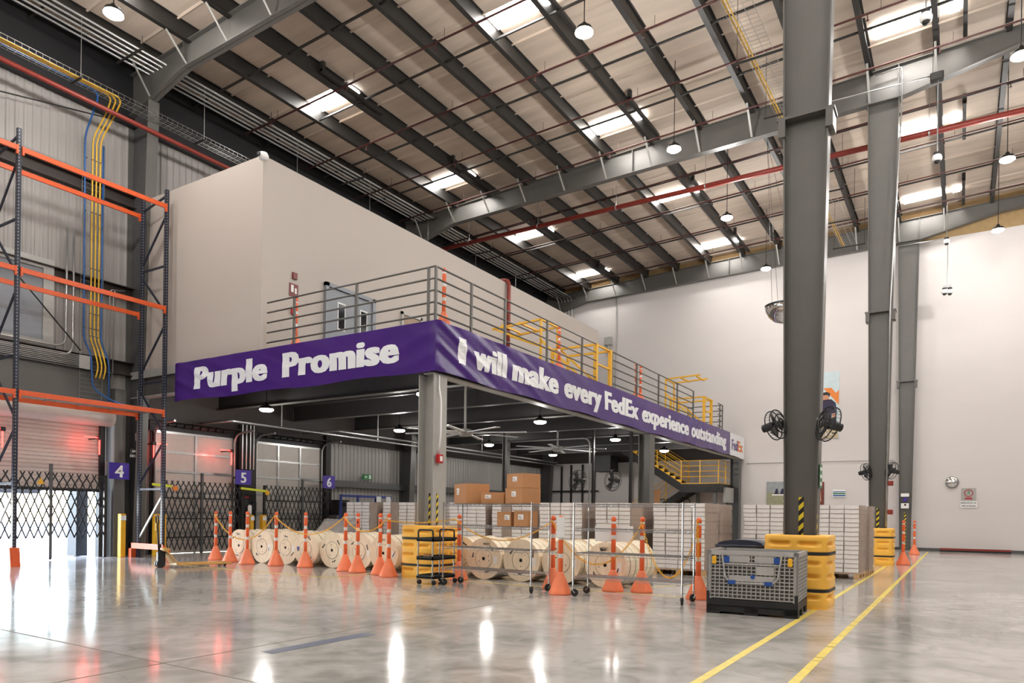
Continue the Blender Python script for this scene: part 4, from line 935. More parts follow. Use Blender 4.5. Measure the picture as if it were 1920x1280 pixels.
# folding scissor gates
def sgate(y0, y1, post, lab, hz=2.15, n=9, rails=True, low=.12, x=-19.35):
    o = (x, post, 0); t = T('scissor_gate', lab, 'gate', o)
    for a, c, m in ((y0, post, max(1, round((post - y0) / .185))), (post, y1, max(1, round((y1 - post) / .185)))):
        if c - a < .3: continue
        b = B(o); w = (c - a) / m; cell = .46; rows = int((hz - low) / cell)
        for i in range(m):
            for j in range(rows + 1):
                z0 = low + j * cell; z1 = min(hz, z0 + cell); ya, yb = a + i * w, a + (i + 1) * w; ym = (ya + yb) / 2
                if z0 >= hz: continue
                e = .012
                for s in (0, 1):
                    p, q = (ya, yb) if (s == 0) else (yb, ya)
                    # two crossing flat bars of one cell
                    b.bar((x + (.008 if s else -.008), p, z0), (x + (.008 if s else -.008), ym + (q - ym) * (z1 - z0) / cell if z1 - z0 < cell else q, z1), .004, .032)
        b.o('lattice', BLACK, t)
        if rails:
            b = B(o)
            for z in (.5, 1.05, 1.65): b.box(x - .03, x - .02, a, c, z - .02, z + .02)
            b.o('rails', BLACK, t)
    for y, h in ((post, 2.42), (y0, hz), (y1, hz)):
        b = B(o); b.box(x - .03, x + .03, y - .035, y + .035, .04, h); b.cyl((x - .03, y, .04), (x + .03, y, .04), .035, n=10); b.o('gate_post', DARKM if y != post else STEELD, t)
    return t
sgate(4.6, 10.35, 9.0, 'open scissor gate across the bright half open dock door 4', 2.2, 7, False, .55)
sgate(12.0, 14.65, 13.22, 'black scissor gate in front of the nearer sectional door', 2.15, 8)
sgate(15.5, 18.4, 17.1, 'black scissor gate in front of the farther sectional door', 2.15, 8)
t = T('gate_tool', 'small yellow crank box hanging on the gate right of the nearer rack post', 'sign', (-19.3, 8.72, 1.95)); b = B((-19.3, 8.72, 1.95)); b.prism([(-19.28, 8.66, 1.9), (-19.28, 8.82, 1.9), (-19.28, 8.74, 2.06)], (-.02, 0, 0)); b.o('tag_plate', YELP, t)
# bollards
for y, w, lab in ((10.78, .14, 'yellow bollard at the right side of the bright dock door 4'), (11.85, .34, 'yellow guard post left of the rack foot and pallet jack'), (14.95, .12, 'yellow post left one below the number 5 sign'), (15.42, .16, 'yellow post right one below the number 5 sign')):
    o = (-19.3, y, 0); t = T('bollard', lab, 'bollard', o)
    b = B(o); b.bev(-19.38, -19.22, y - w / 2, y + w / 2, 0, 1.18, .012); b.o('post', YELP, t)
    b = B(o); b.box(-19.22, -19.212, y - .07, y + .07, 1.0, 1.13); b.o('paper_label', PAPER, t)
# number signs
def sign(lab, x, y0, y1, z0, z1, mat, lines, tm, cap, name='wall_sign'):
    o = (x, (y0 + y1) / 2, (z0 + z1) / 2); t = T(name, lab, 'sign', o); b = B(o); b.box(x - .02, x, y0, y1, z0, z1); b.o('plate', mat, t)
    for k, s in enumerate(lines):
        zc = z1 - (z1 - z0) * (k + .5) / len(lines) - cap / 2
        b = B(o); text_b(b, s, (x + .004, (y0 + y1) / 2, zc), Y_, Z_, cap=cap, bold=.035, align=1); b.o('lettering', tm, t)
    return t
for n_, x, py0, py1, pz0, pz1, w_ in (('4', -19.3, 205, 242, 899, 866, 'violet sign with a white four, right of the roller shutter'), ('5', -19.3, 442, 471, 909, 880, 'violet sign with a white five, between the two sectional doors'), ('6', -19.3, 606, 628, 916, 891, 'violet sign with a white six, left of the green exit sign')):
    a = pX(py0, pz1, x); c = pX(py1, pz0, x)
    t = sign(w_, x, a.y, c.y, c.z, a.z, BLUES, [n_], PAPER, .34, name='number_sign')
    b = B(t.location); b.box(x - (.2 if n_ == '4' else .5), x - .02, (a.y + c.y) / 2 - .02, (a.y + c.y) / 2 + .02, (a.z + c.z) / 2 - .02, (a.z + c.z) / 2 + .02); b.o('bracket', DARKM, t)
sign('black sign reading AREA DE DESPACHO above the number 4 sign', -19.42, 11.05, 11.5, 2.72, 2.98, BLACK, ['AREA DE', 'DESPACHO'], PAPER, .065)
sign('small white notice above the hazard tape on the frame column', -19.42, 11.22, 11.45, 1.72, 2.05, PAPER, [], PAPER, .1)
t = T('emergency_exit_sign', 'green exit sign right of the number 6 sign', 'sign', (-19.6, 20.6, 2.7)); o = (-19.6, 20.6, 2.7)
b = B(o); b.box(-19.96, -19.68, 20.58, 20.62, 2.66, 2.7); b.box(-19.68, -19.62, 20.35, 20.85, 2.58, 2.8); b.o('plate', GREENS, t); b = B(o); b.prism([(-19.61, 20.42, 2.69), (-19.61, 20.5, 2.74), (-19.61, 20.5, 2.64)], (-.005, 0, 0)); b.box(-19.615, -19.61, 20.5, 20.58, 2.68, 2.7); b.box(-19.615, -19.61, 20.66, 20.76, 2.62, 2.77); b.o('pictogram', PAPER, t)
# red dock lights: L-shaped bars
for i, (y, s, lab) in enumerate(((7.9, -1, 'red L-shaped dock light at the left edge'), (10.16, -1, 'red L-shaped dock light at the right side of dock door 4'), (11.66, 1, 'red L-shaped dock light behind the rack frame by dock door 5'), (14.2, -1, 'red L-shaped dock light above the number 5 sign'))):
    o = (-19.3, y, 3.18); t = T('dock_light', lab, 'lamp', o)
    b = B(o); b.box(-19.32, -19.295, min(y, y + s * .4), max(y, y + s * .4), 3.17, 3.19); b.o('light_bar', REDG, t)
    b = B(o); b.box(-19.32, -19.295, y - .012, y + .012, 2.74, 3.12); b.o('light_bar', REDG, t)
    b = B(o); b.box(-19.36, -19.26, y - .05, y + .05, 3.12, 3.22); b.box(-19.84, -19.36, y - .015, y + .015, 3.15, 3.18); b.o('bracket', BLACK, t)
    l = bpy.data.lights.new('red_bulb', 'POINT'); l.energy = 5; l.color = (1, .12, .1); l.shadow_soft_size = .1; lo = bpy.data.objects.new('red_bulb', l); COL.objects.link(lo); lo.parent = t; lo.location = (-.2, s * .25, -.1)
t = T('dock_lamp_arm', 'bright yellow swing arm lamp below the number 5 sign', 'lamp', (-19.3, 14.9, 1.98)); o = (-19.3, 14.9, 1.98); YG = M('lime_yellow_paint', (214, 222, 60), .4)
b = B(o); b.bar((-19.3, 14.55, 2.02), (-19.1, 15.35, 1.95), .05, .07); b.o('arm', YG, t); b = B(o); b.lathe([(.02, -.03), (.07, 0), (.08, .06)], (-19.1, 15.38, 1.9), 'x', 14); b.o('lamp_head', YELP, t)
t = T('dock_lamp_arm', 'yellow swing arm lamp partly behind the rack frame by dock door 5', 'lamp', (-19.3, 11.9, 2.0)); o = (-19.3, 11.9, 2.0)
b = B(o); b.bar((-19.3, 11.62, 2.02), (-19.2, 12.15, 1.98), .05, .07); b.o('arm', YG, t); b = B(o); b.lathe([(.02, -.03), (.07, 0), (.08, .06)], (-19.15, 12.2, 1.92), 'x', 14); b.o('lamp_head', ORSIGN, t)
t = T('dock_control', 'dark cluster of control boxes and hanging gloves below the number 5 sign', 'control box', (-19.6, 15.2, 1.3)); o = (-19.6, 15.2, 1.3)
b = B(o); b.bev(-19.74, -19.6, 14.9, 15.2, 1.2, 1.8, .02); b.o('panel', BLACK, t); b = B(o); b.bev(-19.74, -19.62, 15.24, 15.42, 1.3, 1.6, .02); b.o('panel', DARKM, t); b = B(o); b.bev(-19.6, -19.5, 15.02, 15.16, 1.18, 1.5, .04); b.o('white_glove', PAPER, t)
b = B(o); b.box(-19.6, -19.57, 14.92, 15.08, 1.72, 1.77); b.o('red_tag', REDS, t)
t = T('dock_control', 'grey control cabinets between the number 6 sign and the carton stacks', 'control box', (-18.9, 18.6, .9)); o = (-18.9, 18.6, .9)
b = B(o); b.bev(-19.3, -18.9, 18.4, 18.9, .9, 1.75, .02); b.o('cabinet', DARKM, t); b = B(o); b.bev(-19.2, -18.8, 18.2, 18.35, .9, 1.2, .02); b.bev(-19.2, -18.9, 18.2, 19.0, 0, .88, .02); b.o('base_cabinet', STEELD, t)
b = B(o); b.box(-18.895, -18.89, 18.5, 18.7, 1.5, 1.65); b.o('display', GLASSD, t)
t = T('switch_box', 'small grey switch box with a thin conduit above the AREA DE DESPACHO sign', 'switch', (-19.4, 11.3, 3.3)); o = (-19.4, 11.3, 3.3)
b = B(o); b.bev(-19.46, -19.36, 11.2, 11.36, 3.22, 3.42, .01); b.o('case', STEELL, t); b = B(o); b.tube([(-19.4, 11.27, 3.42), (-19.36, 11.2, 4.6)], .012, 6); b.o('conduit', STEELL, t)
# ------------------------------------------------------------------ pallet rack
RX0, RX1 = -17.85, -18.95
def rframe(y, lab):
    o = (-18.4, y, 0); t = T('pallet_rack', lab, 'rack', o)
    for x in (RX0, RX1):
        b = B(o); b.box(x - .045, x + .045, y - .04, y - .036, .01, 9.75)
        for s in (-1, 1): b.box(x + s * .045 - .002, x + s * .045 + .002, y - .04, y + .04, .01, 9.75)
        b.o('upright', NAVY, t)
        b = B(o)
        for k in range(125):
            z = .45 + k * .075; b.box(x + .0472, x + .0478, y - .02, y - .004, z, z + .026); b.box(x - .008, x + .008, y - .0406, y - .0402, z, z + .026)
        b.o('slot_holes', STEELL, t)
        b = B(o); b.box(x - .08, x + .08, y - .07, y + .07, 0, .01); b.o('foot_plate', DARKM, t)
    zz = [.35, 1.75, 2.0, 3.35, 4.75, 5.0, 6.35, 7.75, 8.0, 9.45]
    segs = [(RX1, .5, RX0, 1.7), (RX1, 1.85, RX0, 1.85), (RX0, 3.1, RX1, 2.0), (RX0, 3.3, RX1, 4.5), (RX1, 4.7, RX0, 4.7), (RX1, 5.0, RX0, 6.2), (RX0, 6.5, RX1, 7.6), (RX1, 7.75, RX0, 7.75), (RX1, 7.9, RX0, 9.1), (RX1, 9.4, RX0, 9.6)]
    for x0, z0, x1, z1 in segs: b = B(o); b.bar((x0, y, z0), (x1, y, z1), .035, .05); b.o('brace', NAVY if z0 > 2.2 else GALV, t)
    return t
rframe(7.55, 'navy rack frame at the left edge, carrying orange beams')
rframe(11.05, 'navy rack frame in front of the cream office wall')
for zi, z in enumerate((3.87, 6.6, 9.28)):
    for x, nm in ((RX0 + .06, 'front'), (RX1 - .06, 'rear')):
        for (y0, y1, side) in ((7.6, 11.0, 'between the two navy frames'), (3.6, 7.5, 'running out at the left edge')):
            o = (x, (y0 + y1) / 2, z); t = T('rack_beam', 'orange %s rack beam %s, %s level' % (nm, side, ('lowest', 'middle', 'top')[zi]), 'rack beam', o)
            b = B(o); b.box(x - .022, x + .022, y0, y1, z - .05, z + .06); b.o('beam', ORANGE, t)
            for y in (y0, y1): b = B(o); b.box(x - .03, x + .03, y - .012 if y == y0 else y - .03, y + .03 if y == y0 else y + .012, z - .13, z + .07); b.o('end_plate', ORANGE, t)
for y0, y1, lab in ((7.62, 10.98, 'wire mesh deck lying on the lowest orange beams between the navy frames'), (3.7, 7.45, 'wire mesh deck lying on the lowest orange beams at the left edge')):
    o = ((RX0 + RX1) / 2, (y0 + y1) / 2, 3.93); b = B(o)
    n = int((y1 - y0) / .07)
    for k in range(n + 1): y = y0 + (y1 - y0) * k / n; b.box(RX1 - .03, RX0 + .03, y - .003, y + .003, 3.93, 3.937)
    for k in range(11): x = RX1 + (RX0 - RX1) * k / 10; b.box(x - .003, x + .003, y0, y1, 3.937, 3.944)
    for k in range(int((y1 - y0) / .8) + 1): y = y0 + .2 + k * .8; b.box(RX1, RX0, y - .02, y + .02, 3.9, 3.925)
    tag(b.o('mesh_deck', GALV), lab, 'mesh deck')
for y, lab in ((11.0, 'orange bent steel guard around the right rack frame foot'), (7.5, 'orange steel guard around the left rack post foot')):
    o = (-18.3, y, 0); t = T('rack_foot_guard', lab, 'rack guard', o)
    if y > 9:
        b = B(o); b.box(-19.12, -17.6, y - .13, y - .12, .25, .4); b.o('kick_plate', ORANGE, t)
        for x in (-19.1, -17.65): b = B(o); b.prism([(x, y - .12, 0), (x, y + .12, 0), (x, y + .12, .25), (x, y - .12, .4)], (.05, 0, 0)); b.box(x - .02, x + .1, y - .13, y - .12, 0, .4); b.o('side_plate', ORANGE, t)
    else:
        b = B(o); b.prism([(-17.92, y - .1, 0), (-17.62, y - .1, 0), (-17.68, y - .1, .42), (-17.9, y - .1, .42)], (0, .2, 0)); b.o('boot', ORANGE, t)
        b = B(o); b.box(-19.0, -17.9, y - .08, y - .06, .33, .4); b.box(-19.0, -17.9, y - .08, y - .06, .18, .21); b.o('bars', ORANGE, t)
# ------------------------------------------------------------------ cable trays and cables
t = T('cable_tray', 'long wire cable tray running under the roof along the left wall', 'cable tray', (-18.8, 15, 12.05)); o = (-18.8, 15, 12.05)
b = B(o)
for x in (-19.0, -18.6):
    for z in (12.0, 12.1): b.bar((x, 0, z), (x, 33.5, z), .008)
for k in range(224): y = .1 + k * .15; b.bar((-19.0, y, 12.0), (-18.6, y, 12.0), .006); b.bar((-18.6, y, 12.0), (-18.6, y, 12.1), .006)
for x in (-18.9, -18.8, -18.7): b.bar((x, 0, 12.0), (x, 33.5, 12.0), .005)
b.o('wire_basket', GALV, t)
for k in range(9): y = 2.4 + k * 3.4; b = B(o); b.box(-19.05, -18.55, y - .02, y + .02, 11.95, 11.99); b.o('crossbar', DARKM, t)
for k in range(9): y = 2.4 + k * 3.4; b = B(o); b.cyl((-18.57, y, 11.99), (-18.57, y, 13.5), .009, n=6); b.o('hanger_rod', GALV, t)
YB = 10.2
for i, (x, m, lab) in enumerate(((-18.93, CBLU, 'blue cable lying in the tray farthest from the hall'), (-18.8, CYEL, 'left yellow cable in the tray'), (-18.74, CYEL, 'middle yellow cable in the tray'), (-18.68, CYEL, 'right yellow cable in the tray'))):
    y2 = 10.0 + i * .1; path = [(x, 0, 12.03), (x, y2, 12.03), (-19.3, y2 + .1, 11.75), (-19.72, y2, 11.2), (-19.72, y2, 5.85), (-19.66, y2 + .1, 5.5), (-19.6, y2 + .16, 5.1), (-19.62, y2 + .1, 4.8)]
    if i == 0: path = [(x, 0, 12.03), (x, 9.85, 12.03), (-19.72, 9.9, 11.2), (-19.72, 9.93, 5.8), (-19.66, 10.1, 5.4), (-19.62, 10.12, 4.5), (-19.5, 10.6, 4.22), (-19.0, 11.0, 4.05)]
    b = B((-19.7, y2, 8)); b.tube(fillet(path, .22, 6), .02 if i else .024, 8); t = tag(b.o('cable_bundle', m, None, True), lab + ', dropping down the siding wall', 'cable')
    b = B((-19.7, y2, 8))
    for z in (10.6, 9.2, 7.7, 7.2, 6.5, 6.1, 5.9): b.cyl((-19.72, y2 - .07 if i == 0 else y2, z), (-19.72, y2 - .07 if i == 0 else y2, z + .02), .026, n=10)
    q = b.o('cable_tie', BLACK, None); q.parent = t; q.location = (0, 0, 0)
b = B((-19.72, 10.38, 8)); b.tube(fillet([(-19.72, 10.38, 11.1), (-19.72, 10.38, 5.8), (-19.62, 10.55, 5.3), (-19.62, 10.55, 4.1)], .2), .022, 8); tag(b.o('cable_bundle', CBLU, None, True), 'right blue cable dropping down the siding wall beside the yellow ones', 'cable')
b = B((-19.75, 10.15, 7)); 
for y in (9.86, 10.44): b.bar((-19.76, y, 4.2), (-19.76, y, 11.3), .008)
for k in range(60): b.bar((-19.76, 9.86, 4.3 + k * .118), (-19.76, 10.44, 4.3 + k * .118), .006)
tag(b.o('cable_ladder', GALV), 'vertical wire ladder holding the yellow and blue cables', 'cable tray')
b = B((-19.1, 15, 11.75)); b.cyl((-18.98, 0, 11.72), (-18.98, 33, 11.72), .06, n=12); tag(b.o('red_pipe', RED, None, True), 'dull red pipe running under the cable tray along the left wall', 'pipe')
for y, r in ((9.5, .03), (9.67, .028)):
    b = B((-19.75, y, 7)); b.tube(fillet([(-19.75, y, 8.6), (-19.75, y, 5.5 if r == .03 else 5.3), (-19.75, 2, 5.5 if r == .03 else 5.3)], .3), r, 8); tag(b.o('conduit_pipe', GALV, None, True), ('outer' if r != .03 else 'inner') + ' grey conduit bending from vertical to level above the header beam', 'pipe')
for k in range(7):
    z = 5.36 - k * .045 - .02; x = -19.72; b = B((x, 6, z)); b.cyl((x, 1, z), (x, 9.78, z), .014, n=6); tag(b.o('conduit_pipe', GALV), ORD[k] + ' conduit from the top in the bundle running to the grey junction box', 'pipe', 'bundle of level conduits')
b = B((-19.7, 9.95, 5.2)); b.bev(-19.78, -19.66, 9.8, 10.08, 5.0, 5.36, .01); tag(b.o('junction_box', STEELL), 'grey junction box at the end of the level conduits', 'box')
b = B((-19.75, 6, 8.5))
for dz in (0, .1): b.cyl((-19.74, 0, 10.14 + dz), (-19.74, 10.6, 10.14 + dz), .022, n=8)
tag(b.o('conduit_pipe', GALV), 'pair of conduits on the high girt of the siding wall', 'pipe')
for y in (10.62, 10.72):
    b = B((-19.8, y, 6)); b.tube(fillet([(-19.7, 11.0, 7.35), (-19.75, y, 7.3), (-19.75, y, 4.7)], .1), .016, 8); tag(b.o('conduit_pipe', GALV, None, True), 'thin vertical conduit left of the frame column, %s' % ('left one' if y < 10.7 else 'right one'), 'pipe')
t = T('cable_coil', 'blue and purple cables spilling over the mesh deck near the frame column', 'cable', (-18.9, 10.8, 4.0)); b = B((-18.9, 10.8, 4.0))
rr = random.Random(5)
for m, k in ((CBLU, 3), (M('purple_cable', (110, 60, 130), .5), 2)):
    b = B((-18.9, 10.8, 4.0))
    for q in range(k): b.tube(fillet([(-19.3 + rr.uniform(0, .1), 10.1, 4.15), (-19.1, 10.5 + rr.uniform(-.1, .1), 4.0), (-18.8, 10.7, 4.02 + q * .02), (-18.4, 10.9 + rr.uniform(-.1, .1), 4.02)], .1), .014, 6)
    b.o('cable_strands', m, t, True)
# ------------------------------------------------------------------ roof pipes
REDD = M('dark_maroon_pipe_paint', (74, 36, 32), .45, .1, var=.2)
for i, (y, lab) in enumerate(((14.55, 'nearest sprinkler pipe in view crossing under the purlins'), (17.15, 'second sprinkler pipe, before the mid hall rafter'), (19.7, 'third sprinkler pipe, before the mid hall rafter'), (22.15, 'red sprinkler pipe catching light just before the mid hall rafter'), (25.1, 'sprinkler pipe just beyond the thick red main'), (27.6, 'sprinkler pipe beyond the second skylight line'), (30.3, 'sprinkler pipe before the last lamps'), (33.0, 'last sprinkler pipe before the end wall'))):
    zf = lambda x: zr(x) - .72
    o = (-5, y, zf(-5)); t = T('sprinkler_pipe', lab, 'pipe', o); b = B(o); b.cyl((-19.6, y, zf(-19.6)), (13.9, y, zf(13.9)), .028, n=8); b.o('pipe', REDD, t, True)
    for k in range(11):
        x = -18.1 + 3.2 * k + (1.5 if i % 2 else 0)
        if x > 13: continue
        b = B(o); b.cyl((x, y, zf(x)), (x, y, zf(x) - .16), .014, n=6); b.cyl((x, y, zf(x) - .16), (x, y, zf(x) - .175), .035, n=8); b.cyl((x + .3, y, zf(x)), (x + .3, y, zr(x) - .43), .006, n=5); b.o('sprinkler_head', REDD, t)
o = (-5, 24.2, 12.7); t = T('main_pipe', 'thick red main pipe crossing the hall beyond the mid hall rafter', 'pipe', o); b = B(o); b.cyl((-19, 24.2, 12.62), (13.9, 24.2, 12.75), .085, n=14); b.o('pipe', RED, t, True)
for k in range(9): x = -17.5 + k * 3.32; b = B(o); b.cyl((x, 24.2, 12.62), (x, 24.2, zr(x) - .43), .008, n=5); b.cyl((x - .02, 24.2, 12.66), (x + .02, 24.2, 12.66), .1, n=14); b.o('pipe_hanger', GALV, t)
for k in range(5):
    x = -18.35 - .2 * k; b = B((x, 20, 13.3)); b.tube(fillet([(x, 0, 13.35), (x, 35.15, 13.35), (x, 35.25, 9.4)], .4), .032, 8); tag(b.o('conduit_pipe', GALV, None, True), ORD[4 - k] + ' conduit from the siding wall in the bundle under the roof', 'pipe', 'conduits under the roof at the left')
for k in range(8):
    y = 6.4 + 4.1 * k; b = B((-18.7, y, 13.3)); b.bar((-19.35, y, 13.29), (-18.1, y, 13.29), .04)
    for x in (-19.3, -18.15): b.cyl((x, y, 13.29), (x, y, 13.62), .008, n=6)
    tag(b.o('conduit_support', PURL), ORD[k] + ' dark trapeze bar from the viewer under the roof conduits', 'bracket', 'trapeze bars under the conduits')
# wire tray hanging at right above big column
t = T('cable_tray', 'suspended wire cable tray with yellow cables left of the biggest column', 'cable tray', (-4.4, 20, 12.3)); o = (-4.4, 20, 12.3)
b = B(o)
for x in (-4.6, -4.4, -4.2, -4.0): b.bar((x, 8, 12.3), (x + .4, 31.5, 12.3), .008)
for k in range(156): y = 8.1 + k * .15; dx = .4 * (y - 8) / 23.5; b.bar((-4.6 + dx, y, 12.3), (-4.0 + dx, y, 12.3), .006)
b.o('wire_basket', GALV, t)
for k in range(9): y = 9 + k * 2.8; dx = .4 * (y - 8) / 23.5; b = B(o); b.box(-4.9 + dx, -3.7 + dx, y - .02, y + .02, 12.24, 12.28); b.cyl((-4.85 + dx, y, 12.28), (-4.85 + dx, y, 14.1), .007, n=5); b.cyl((-3.75 + dx, y, 12.28), (-3.75 + dx, y, 14.1), .007, n=5); b.o('trapeze', DARKM, t)
b = B(o); b.tube([(-4.55, 8, 12.33), (-4.15, 31.4, 12.33)], .02, 6); b.tube([(-4.48, 8, 12.33), (-4.08, 31.4, 12.33)], .02, 6); b.o('yellow_cable', CYEL, t)
# conduit and cameras right of the columns
b = B((-1.6, 22.6, 8)); b.tube(fillet([(-2.2, 22.72, 14.0), (-1.52, 22.72, 14.05), (-1.52, 22.72, 13.0), (-1.74, 22.72, 7.3), (-1.775, 22.72, 1.1)], .12), .022, 8); tag(b.o('conduit_pipe', GALV, None, True), 'thin conduit curving over and down the right side of the second tall column', 'pipe')
b = B((-1.3, 22.6, 13)); b.tube([pY(1470, 212, 22.5), pY(1757, 140, 22.5)], .02, 8); tag(b.o('conduit_pipe', GALV, None, True), 'level conduit in front of the mid hall rafter ending at a camera box', 'pipe')
b = B((-1.3, 34, 13)); b.tube([pY(1676, 463, 34.85), pY(1775, 447, 34.85)], .022, 8); tag(b.o('conduit_pipe', GALV, None, True), 'level conduit beside the top of the farthest tall column', 'pipe')
def dcam(lab, p, top, box=True):
    t = T('dome_camera', lab, 'camera', p); o = p; b = B(o); x, y, z = p
    b.cyl((x, y, z + .13), (x, y, top), .016, n=8); b.o('drop_pipe', GALV, t)
    b = B(o); b.lathe([(.1, .13), (.125, .06), (.12, 0), (.09, -.03)], p, n=18); b.o('body', PAPER, t, True); b = B(o); b.lathe([(.075, -.03), (.06, -.08), (.0, -.105)], p, n=14); b.o('lens', BLACK, t, True)
    b = B(o); b.box(x - .08, x + .08, y - .08, y + .08, z + .13, z + .2); b.o('mount', DARKM, t)
p = pY(1736, 38, 17.0); dcam('white dome camera hanging before the right row skylight at the top', tuple(p), zr(p.x) - .43)
p = pY(1757, 300, 22.5); dcam('white dome camera on a long drop pipe right of the second tall column', tuple(p), pY(1757, 140, 22.5).z + .05)
b = B(tuple(pY(1757, 145, 22.5))); q = pY(1757, 145, 22.5); b.bev(q.x - .16, q.x + .16, 22.4, 22.6, q.z - .1, q.z + .12, .02); b.cyl((q.x - .1, 22.5, q.z + .1), (q.x - .1, 22.5, zr(q.x) - .43), .008, n=5); tag(b.o('camera_box', DARKM), 'dark junction box at the top of the long drop pipe', 'box')
p = pY(1775, 455, 34.0); dcam('white dome camera at the top of the pipe before the white end wall', tuple(p), zr(p.x) - .4)
p1 = pY(1771, 549, 34.0); p2 = pY(1781, 549, 34.0)
for p, l_ in ((p1, 'left'), (p2, 'right')): dcam(l_ + ' camera of the pair hanging lowest before the white end wall', tuple(p), p1.z + .3)
b = B((p1.x, 34, p1.z)); b.cyl(((p1.x + p2.x) / 2, 34.0, p1.z + .25), ((p1.x + p2.x) / 2, 34.0, pY(1775, 455, 34).z - .1), .016, n=8); b.box(p1.x - .05, p2.x + .05, 33.95, 34.05, p1.z + .2, p1.z + .3); tag(b.o('drop_pipe', GALV), 'vertical pipe joining the upper camera and the pair of cameras', 'pipe')
# dome mirror
t = T('dome_mirror', 'large hanging half dome safety mirror left of the biggest column', 'mirror', (-5.05, 25, 8.45)); o = (-5.05, 25, 8.45)
b = B(o); b.lathe([(.62, 0), (.6, -.16), (.5, -.36), (.3, -.52), (.0, -.6)], (-5.05, 25, 8.4), n=36); b.o('mirror_dome', MIRR, t, True)
b = B(o); b.lathe([(.62, 0), (.635, .02), (.61, .03), (.59, .0)], (-5.05, 25, 8.4), n=36, caps=False); b.o('rim', BLACK, t, True)
for a in (0, 2.1, 4.2): b = B(o); b.cyl((-5.05 + .6 * math.cos(a), 25 + .6 * math.sin(a), 8.42), (-5.68, 25, zr(-5.68) - .42), .006, n=5); b.o('wire', DARKM, t)
# round mirrors / wall fans on columns
def wfan(lab, c, tilt, rz, r=.33, mount=None):
    t = T('wall_fan', lab, 'fan', c); M_ = Matrix.Translation(c) @ Matrix.Rotation(rz, 4, 'Z') @ Matrix.Rotation(tilt, 4, 'X')
    b = B(c); b.T = M_
    for rr_, yy in ((r, -.03), (r, .05), (r * .66, -.07), (r * .33, -.08)):
        b.tube([(rr_ * math.cos(a * PI / 16), yy, rr_ * math.sin(a * PI / 16)) for a in range(33)], .009, 5)
    for k in range(28): a = k * PI / 14; b.bar((.05 * math.cos(a), -.08, .05 * math.sin(a)), (r * math.cos(a), -.03, r * math.sin(a)), .004); b.bar((r * math.cos(a), -.03, r * math.sin(a)), (r * math.cos(a), .05, r * math.sin(a)), .004)
    b.o('cage', BLACK, t)
    b = B(c); b.T = M_; b.cyl((0, -.05, 0), (0, .0, 0), .05, n=12)
    for k in range(3):
        a = k * 2 * PI / 3; u = Vector((math.cos(a), 0, math.sin(a))); v = Vector((-math.sin(a), 0, math.cos(a)))
        b.prism([u * .04 - v * .05, u * (r * .85) - v * (r * .32) + Vector((0, .03, 0)), u * (r * .92) + v * (r * .3) - Vector((0, .02, 0)), u * .05 + v * .07], (0, .004, 0))
    b.o('blades', STEELD, t)
    b = B(c); b.T = M_; b.cyl((0, .03, 0), (0, .22, 0), .07, .06, n=14); b.o('motor', DARKM, t)
    if mount: b = B(c); b.bar(M_ @ Vector((0, .18, 0)), mount, .03); b.o('bracket', GALV, t)
    return t
wfan('round black fan on the left side of the biggest column', tuple(pY(1456, 796, 11.1)), -.2, 1.22, .22, (-2.25, 11.3, 2.78))
wfan('round fan on the right side of the biggest column, before the poster', tuple(pY(1551, 794, 11.1)), -.25, -.9, .25, (-1.8, 11.3, 2.78))
wfan('small looking fan on the left side of the second tall column', tuple(pY(1625, 884, 22.8)), -.2, 1.2, .24, (-2.25, 23, 2.78))
wfan('small looking fan on the right side of the second tall column', tuple(pY(1671, 882, 22.8)), -.2, -.95, .24, (-1.78, 23, 2.78))
q = pY(1084, 901, 24.0); wfan('left dark wall fan in the back under the mezzanine', tuple(q), .2, 1.2, .4, (q.x + .45, 24.3, q.z + .1))
b = B((q.x + .47, 24.3, 0)); b.box(q.x + .43, q.x + .51, 24.26, 24.34, 0, 4.98); tag(b.o('fan_post', DARKM), 'dark post carrying the left fan under the mezzanine', 'post')
q = pY(1150, 900, 24.0); wfan('right dark wall fan in the back under the mezzanine', tuple(q), .2, 1.2, .4, (q.x + .5, 24.3, q.z + .1))
b = B((q.x + .55, 24.3, 0)); b.box(q.x + .5, q.x + .6, 24.25, 24.35, 0, 4.98); tag(b.o('fan_post', DARKM), 'dark post carrying the right fan under the mezzanine', 'post')
# ceiling fans
def cfan(lab, px, py, Y, nb, r):
    q = pY(px, py, Y); o = tuple(q); t = T('ceiling_fan', lab, 'fan', o); b = B(o); b.cyl((q.x, q.y, q.z + .08), (q.x, q.y, 4.98), .035, n=10); b.o('drop_tube', STEELL, t)
    b = B(o); b.lathe([(.05, .14), (.2, .1), (.22, .0), (.16, -.08), (.0, -.1)], o, n=20); b.o('hub', STEELL, t, True)
    for k in range(nb):
        a = 2 * PI * k / nb + .35; u = Vector((math.cos(a), math.sin(a), 0)); v = Vector((-math.sin(a), math.cos(a), 0))
        b = B(o); b.prism([q + u * .18 - v * .07, q + u * r - v * .07, q + u * r + v * .07, q + u * .18 + v * .07 + Vector((0, 0, .03))], (0, 0, .02)); b.o('blade', BANT if nb else STEELL, t)
cfan('large ceiling fan beside the mezzanine corner column', 872, 812, 16.2, 8, 1.75)
cfan('farther large ceiling fan behind the second mezzanine bay', 1045, 842, 24.0, 8, 1.85)
